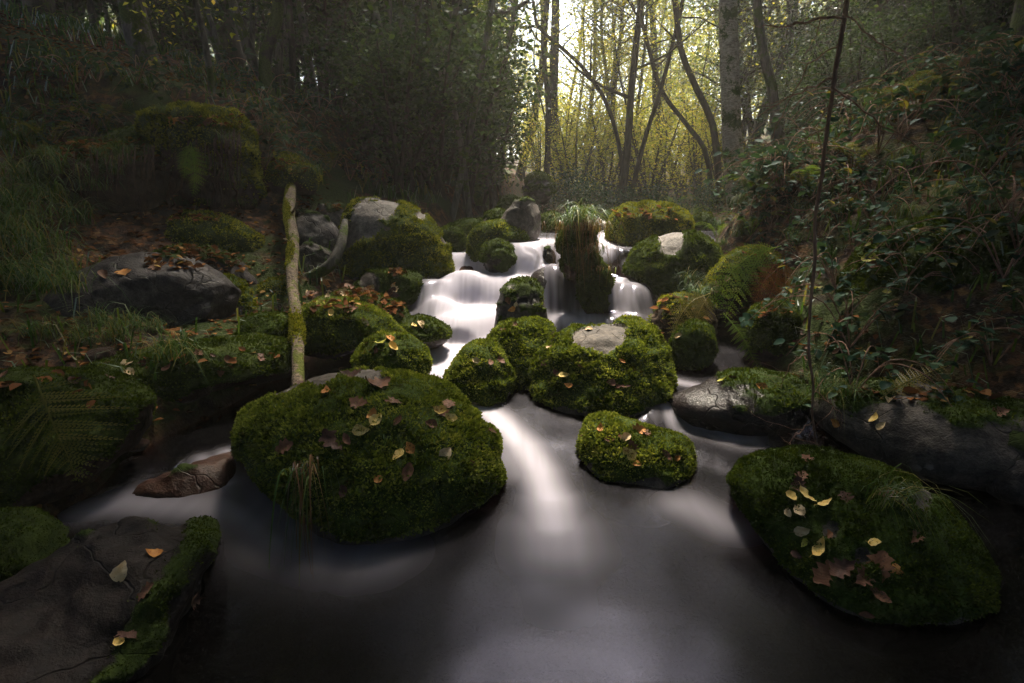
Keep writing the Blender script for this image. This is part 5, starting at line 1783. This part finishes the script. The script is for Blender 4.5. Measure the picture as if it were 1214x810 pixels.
A_, B_, C_, D_ = 'the largest boulder', 'the broad lower right boulder', 'the small cushion boulder', 'the bare topped boulder'
LEAVES = [
    (404, 437, 'beech', 'tan', .05, 'straw coloured leaf at the far rim of ' + A_), (417, 447, 'oak', 'dark', .11, 'dark oak leaf flat behind the upright oak leaf on ' + A_),
    (444, 459, 'oak', 'brown', .13, 'long upright lobed brown oak leaf at the top of ' + A_, .9), (426, 479, 'oak', 'brown', .075, 'small brown oak leaf left below the upright one on ' + A_),
    (464, 476, 'oak', 'brown', .08, 'square brown oak leaf right below the upright one on ' + A_), (387, 465, 'birch', 'orange', .055, 'orange leaf beside the lichen patch on ' + A_),
    (440, 493, 'birch', 'orange', .05, 'russet leaf touching a yellow one at the middle of ' + A_), (446, 498, 'birch', 'yellow', .062, 'upright yellow birch leaf, upper of the bright pair on ' + A_, 1.2),
    (428, 511, 'birch', 'yellow', .062, 'pale yellow birch leaf, lower of the bright pair on ' + A_), (471, 499, 'beech', 'brown', .05, 'dull brown leaf right of the bright pair on ' + A_),
    (394, 524, 'oak', 'dark', .10, 'dark curled oak leaf above the hanging grass on ' + A_), (411, 521, 'beech', 'brown', .05, 'small brown leaf beside the dark curled oak leaf on ' + A_),
    (336, 532, 'oak', 'brown', .085, 'brown leaf on the dark left shoulder of ' + A_), (510, 504, 'birch', 'brown', .05, 'brown leaf left of the yellow trio on ' + A_),
    (519, 489, 'birch', 'yellow', .058, 'yellow leaf, left of the trio near the right rim of ' + A_), (526, 491, 'oak', 'brown', .07, 'brown leaf laid over the yellow trio on ' + A_),
    (533, 496, 'birch', 'yellow', .055, 'yellow leaf, right of the trio near the right rim of ' + A_), (531, 479, 'oak', 'brown', .07, 'brown leaf above the yellow trio on ' + A_),
    (472, 540, 'birch', 'yellow', .055, 'golden round leaf on the lit edge of ' + A_), (487, 532, 'birch', 'orange', .06, 'amber round leaf beside the golden one on ' + A_),
    (528, 538, 'birch', 'tan', .062, 'pale curled leaf on the right front of ' + A_), (483, 560, 'beech', 'brown', .07, 'narrow brown leaf hanging below the lit edge of ' + A_, 1.5),
    (449, 570, 'birch', 'orange', .04, 'little orange leaf low on the dark face of ' + A_), (408, 587, 'birch', 'dark', .05, 'dark leaf low on the face of ' + A_), (559, 550, 'birch', 'brown', .03, 'tiny brown leaf at right on the face of ' + A_),
    (583, 512, 'birch', 'brown', .04, 'brown leaf at the right corner of ' + A_), (360, 455, 'oak', 'dark', .06, 'dark leaf on the grey back edge of ' + A_),
    (959, 547, 'oak', 'brown', .06, 'brown leaf alone at the top of ' + B_), (950, 566, 'oak', 'brown', .055, 'brown oak leaf above the yellow cluster on ' + B_), (947, 575, 'oak', 'dark', .06, 'dark oak leaf directly above the yellow cluster on ' + B_),
    (939, 591, 'birch', 'yellow', .045, 'deep yellow leaf at the left of the cluster on ' + B_), (957, 589, 'birch', 'yellow', .065, 'largest spotted yellow leaf in the cluster on ' + B_),
    (948, 604, 'birch', 'tan', .05, 'pale leaf at the bottom of the cluster on ' + B_), (978, 598, 'birch', 'yellow', .05, 'pointed yellow leaf right of the cluster on ' + B_, .2),
    (935, 607, 'birch', 'tan', .035, 'small grey tan leaf left of the cluster on ' + B_), (952, 630, 'birch', 'tan', .055, 'tan round leaf below the cluster on ' + B_), (976, 649, 'birch', 'yellow', .065, 'broad yellow leaf below the bare patch on ' + B_, .1),
    (955, 644, 'birch', 'olive', .032, 'small olive leaf beside the broad yellow one on ' + B_), (983, 637, 'birch', 'brown', .045, 'brown leaf over the bare patch on ' + B_), (1004, 592, 'oak', 'dark', .055, 'dark leaf left of the combed grass on ' + B_),
    (980, 679, 'oak', 'brown', .095, 'big russet oak leaf low in the middle of ' + B_), (1000, 676, 'oak', 'dark', .08, 'dark russet oak leaf between the two big ones on ' + B_), (1022, 684, 'oak', 'brown', .07, 'russet oak leaf hanging lowest in the row on ' + B_),
    (1045, 672, 'oak', 'brown', .09, 'big russet oak leaf under the combed grass on ' + B_), (1062, 677, 'oak', 'orange', .05, 'amber leaf at the right end of the russet row on ' + B_), (1043, 706, 'beech', 'brown', .06, 'narrow brown leaf below the russet row on ' + B_),
    (1038, 644, 'birch', 'yellow', .036, 'small yellow leaf just left of the combed grass on ' + B_), (1051, 586, 'oak', 'brown', .065, 'brown leaf at the root of the combed grass on ' + B_), (1068, 597, 'beech', 'dark', .06, 'dark leaf among the combed grass on ' + B_),
    (1086, 638, 'oak', 'brown', .06, 'russet leaf right of the combed grass on ' + B_), (945, 655, 'beech', 'dark', .05, 'dark sliver of leaf at the left flank of ' + B_), (1028, 728, 'beech', 'brown', .04, 'brown sliver of leaf near the foot of ' + B_),
    (712, 508, 'birch', 'orange', .045, 'russet leaf at the top left of ' + C_), (741, 520, 'birch', 'tan', .06, 'pale yellow leaf, uppermost of the pile on ' + C_), (750, 530, 'oak', 'dark', .07, 'grey brown leaf in the pile on ' + C_),
    (744, 538, 'birch', 'yellow', .07, 'bright yellow leaf at the bottom of the pile on ' + C_), (755, 550, 'birch', 'orange', .05, 'russet leaf below the pile on ' + C_), (758, 511, 'oak', 'orange', .075, 'orange oak leaf behind the pile on ' + C_),
    (768, 515, 'oak', 'brown', .06, 'brown leaf behind the pile, right of the orange oak leaf on ' + C_), (723, 522, 'birch', 'brown', .045, 'brown leaf left of the pile on ' + C_), (790, 540, 'beech', 'brown', .055, 'brown leaf near the right rim of ' + C_),
    (802, 543, 'beech', 'orange', .045, 'orange sliver at the right rim of ' + C_), (692, 516, 'birch', 'brown', .03, 'small brown leaf at the left rim of ' + C_), (735, 519, 'birch', 'brown', .03, 'small brown leaf above the pile on ' + C_),
    (652, 413, 'birch', 'tan', .055, 'pale leaf at the upper left of ' + D_), (669, 445, 'birch', 'yellow', .065, 'yellow leaf on the left hump of ' + D_), (661, 443, 'birch', 'brown', .05, 'brown leaf touching the yellow one on ' + D_),
    (674, 457, 'birch', 'orange', .045, 'red brown leaf below the yellow one on ' + D_), (723, 455, 'birch', 'brown', .055, 'brown leaf in the middle of the right hump of ' + D_), (733, 459, 'birch', 'brown', .045, 'brown leaf, left of the close pair on ' + D_),
    (742, 459, 'birch', 'brown', .05, 'brown leaf, right of the close pair on ' + D_), (687, 432, 'beech', 'brown', .055, 'brown leaf in the dip between the humps of ' + D_), (646, 431, 'oak', 'dark', .055, 'dark leaf high on the left hump of ' + D_),
    (699, 391, 'birch', 'tan', .055, 'pale leaf lying on the bare top of ' + D_), (738, 428, 'beech', 'orange', .04, 'small orange leaf on the right hump of ' + D_),
    (565, 428, 'birch', 'tan', .05, 'tan leaf, left of three on the lower moss cushion'), (581, 430, 'birch', 'brown', .05, 'brown leaf, middle of three on the lower moss cushion'), (594, 428, 'oak', 'brown', .055, 'brown oak leaf, right of three on the lower moss cushion'),
    (597, 392, 'birch', 'brown', .05, 'brown leaf on the upper moss cushion'), (610, 386, 'oak', 'brown', .05, 'brown leaf where the upper moss cushion meets the dark egg shaped stone'),
    (452, 408, 'birch', 'olive', .08, 'pale olive leaf on the domed moss stone by the pool'), (467, 414, 'birch', 'yellow', .07, 'curled cream leaf on the front of the domed moss stone by the pool'), (463, 402, 'beech', 'orange', .085, 'orange leaf across the top of the domed moss stone by the pool'),
    (446, 417, 'beech', 'brown', .05, 'brown leaf on the left of the domed moss stone by the pool'),
    (379, 360, 'birch', 'olive', .08, 'yellow green leaf at the top of the long mossy boulder'), (392, 372, 'birch', 'yellow', .05, 'small yellow leaf on the upper flank of the long mossy boulder'), (432, 382, 'beech', 'tan', .06, 'straw leaf on the slope of the long mossy boulder'),
    (416, 368, 'oak', 'brown', .09, 'russet oak leaf on the shoulder of the long mossy boulder'),
    (492, 386, 'birch', 'yellow', .075, 'yellow leaf, left of the pair on the flat wedge stone'), (499, 385, 'birch', 'tan', .07, 'tan leaf, right of the pair on the flat wedge stone'),
    (603, 357, 'birch', 'brown', .055, 'upper brown leaf stuck to the dark egg shaped stone'), (607, 367, 'birch', 'orange', .055, 'lower orange leaf stuck to the dark egg shaped stone'), (612, 361, 'birch', 'tan', .045, 'small tan leaf at right on the dark egg shaped stone'),
    (144, 678, 'birch', 'tan', .055, 'tan leaf alone in the hollow of the wet cracked slab'), (173, 703, 'oak', 'brown', .065, 'russet leaf above the moss flank of the wet cracked slab'), (145, 762, 'birch', 'yellow', .032, 'tiny yellow leaf on the moss flank of the wet cracked slab'),
    (152, 753, 'oak', 'dark', .06, 'dark leaf beside the tiny yellow one on the wet cracked slab'), (181, 657, 'birch', 'orange', .045, 'orange leaf in the crack of the wet cracked slab'), (203, 618, 'birch', 'orange', .045, 'orange leaf on the back rim of the wet cracked slab'),
    (227, 712, 'oak', 'dark', .055, 'dark leaf on the right edge of the wet cracked slab'), (225, 541, 'birch', 'olive', .05, 'yellow green leaf on the sunken stone in the left pool'),
    (150, 432, 'birch', 'tan', .075, 'upper tan leaf on the mossy ledge by the left pool'), (152, 441, 'birch', 'tan', .065, 'lower tan leaf on the mossy ledge by the left pool'),
    (145, 322, 'oak', 'orange', .10, 'large orange leaf on the left slope of the bare dark boulder'), (183, 317, 'oak', 'brown', .10, 'brown oak leaf near the crown of the bare dark boulder'), (124, 327, 'birch', 'brown', .08, 'brown leaf low on the left slope of the bare dark boulder'),
    (1036, 497, 'beech', 'yellow', .06, 'yellow leaf, left of two on the pale slab'), (1045, 505, 'birch', 'tan', .05, 'tan leaf, right of two on the pale slab'), (992, 501, 'birch', 'orange', .055, 'amber leaf at the tip of the pale slab'),
    (976, 511, 'birch', 'yellow', .045, 'yellow leaf at the foot of the hanging branch'), (1186, 489, 'oak', 'brown', .07, 'russet leaf at the right end of the pale slab'), (1055, 474, 'birch', 'tan', .055, 'tan leaf under the straw coloured fern on the pale slab'),
    (858, 451, 'birch', 'olive', .06, 'olive leaf, left of three on the half sunken slab'), (868, 449, 'birch', 'brown', .06, 'russet leaf, middle of three on the half sunken slab'), (902, 459, 'birch', 'orange', .06, 'orange leaf, right of three on the half sunken slab'),
    (850, 340, 'birch', 'tan', .09, 'pale leaf caught low on the moss crest with the fern'), (862, 331, 'birch', 'tan', .07, 'pale leaf caught high on the moss crest with the fern'), (1033, 307, 'birch', 'olive', .10, 'large yellow green leaf hanging in the brambles'),
    (974, 298, 'birch', 'olive', .08, 'yellow green leaf in the brambles behind the hanging branch'), (805, 398, 'birch', 'tan', .06, 'pale leaf on the brown root clod'), (338, 285, 'birch', 'tan', .06, 'tan leaf stuck on the middle of the fallen log'),
    (205, 142, 'oak', 'orange', .13, 'orange oak leaf on the mossy cap of the hollow stump'), (244, 145, 'oak', 'brown', .12, 'brown oak leaf on the mossy cap of the hollow stump'),
]
for L_ in LEAVES:
    leaf(L_[0], L_[1], L_[2], L_[3], L_[4] * 1.0, L_[5], None, L_[6] if len(L_) > 6 else None)
# loose brown leaves nothing tells apart, by the stone they lie on
for label, grp, x0, x1, y0, y1, n, s in [('small dull brown leaf on the mossy ledge along the left pool', 'brown leaves on the mossy ledge', 110, 330, 415, 445, 8, .05),
                                         ('dull brown leaf on the ground below the hanging branch', 'brown leaves below the hanging branch', 940, 1030, 380, 470, 22, .06),
                                         ('dull brown leaf among the brambles on the right bank', 'brown leaves among the brambles', 900, 1200, 180, 330, 34, .07),
                                         ('dull brown leaf at the far left bank beside the olive fern', 'brown leaves beside the olive fern', 0, 130, 400, 470, 7, .05),
                                         ('brown leaf in the drift between the log and the big grey boulder', 'brown leaves behind the log', 365, 470, 335, 352, 22, .08)]:
    for k in range(n):
        leaf(gL.uniform(x0, x1), gL.uniform(y0, y1), gL.choice(['oak', 'birch']), gL.choice(['brown', 'dark', 'brown', 'orange', 'tan'][:3 if 'dull' in label else 5]), s * gL.uniform(.7, 1.2), label, grp)

# ------------------------------------------------------------------ forest air
def haze_box(x0, x1, y0, y1, z0, z1, density):
    V = np.array([[x, y, z] for z in (z0, z1) for y in (y0, y1) for x in (x0, x1)], float)
    Fq = np.array([[0, 2, 3, 1], [4, 5, 7, 6], [0, 1, 5, 4], [2, 6, 7, 3], [0, 4, 6, 2], [1, 3, 7, 5]])
    m, nt, out = new_mat('forest_air')
    p = N(nt, 'ShaderNodeVolumePrincipled')
    p.inputs['Color'].default_value = (.95, .91, .82, 1)
    p.inputs['Density'].default_value = density
    p.inputs['Anisotropy'].default_value = .45
    nt.links.new(p.outputs[0], out.inputs['Volume'])
    o = link('haze', np_mesh('haze', V, Fq, m), kind='stuff')
    return o


haze_box(-76, 76, -10, 96, -2.2, 30, .0042)
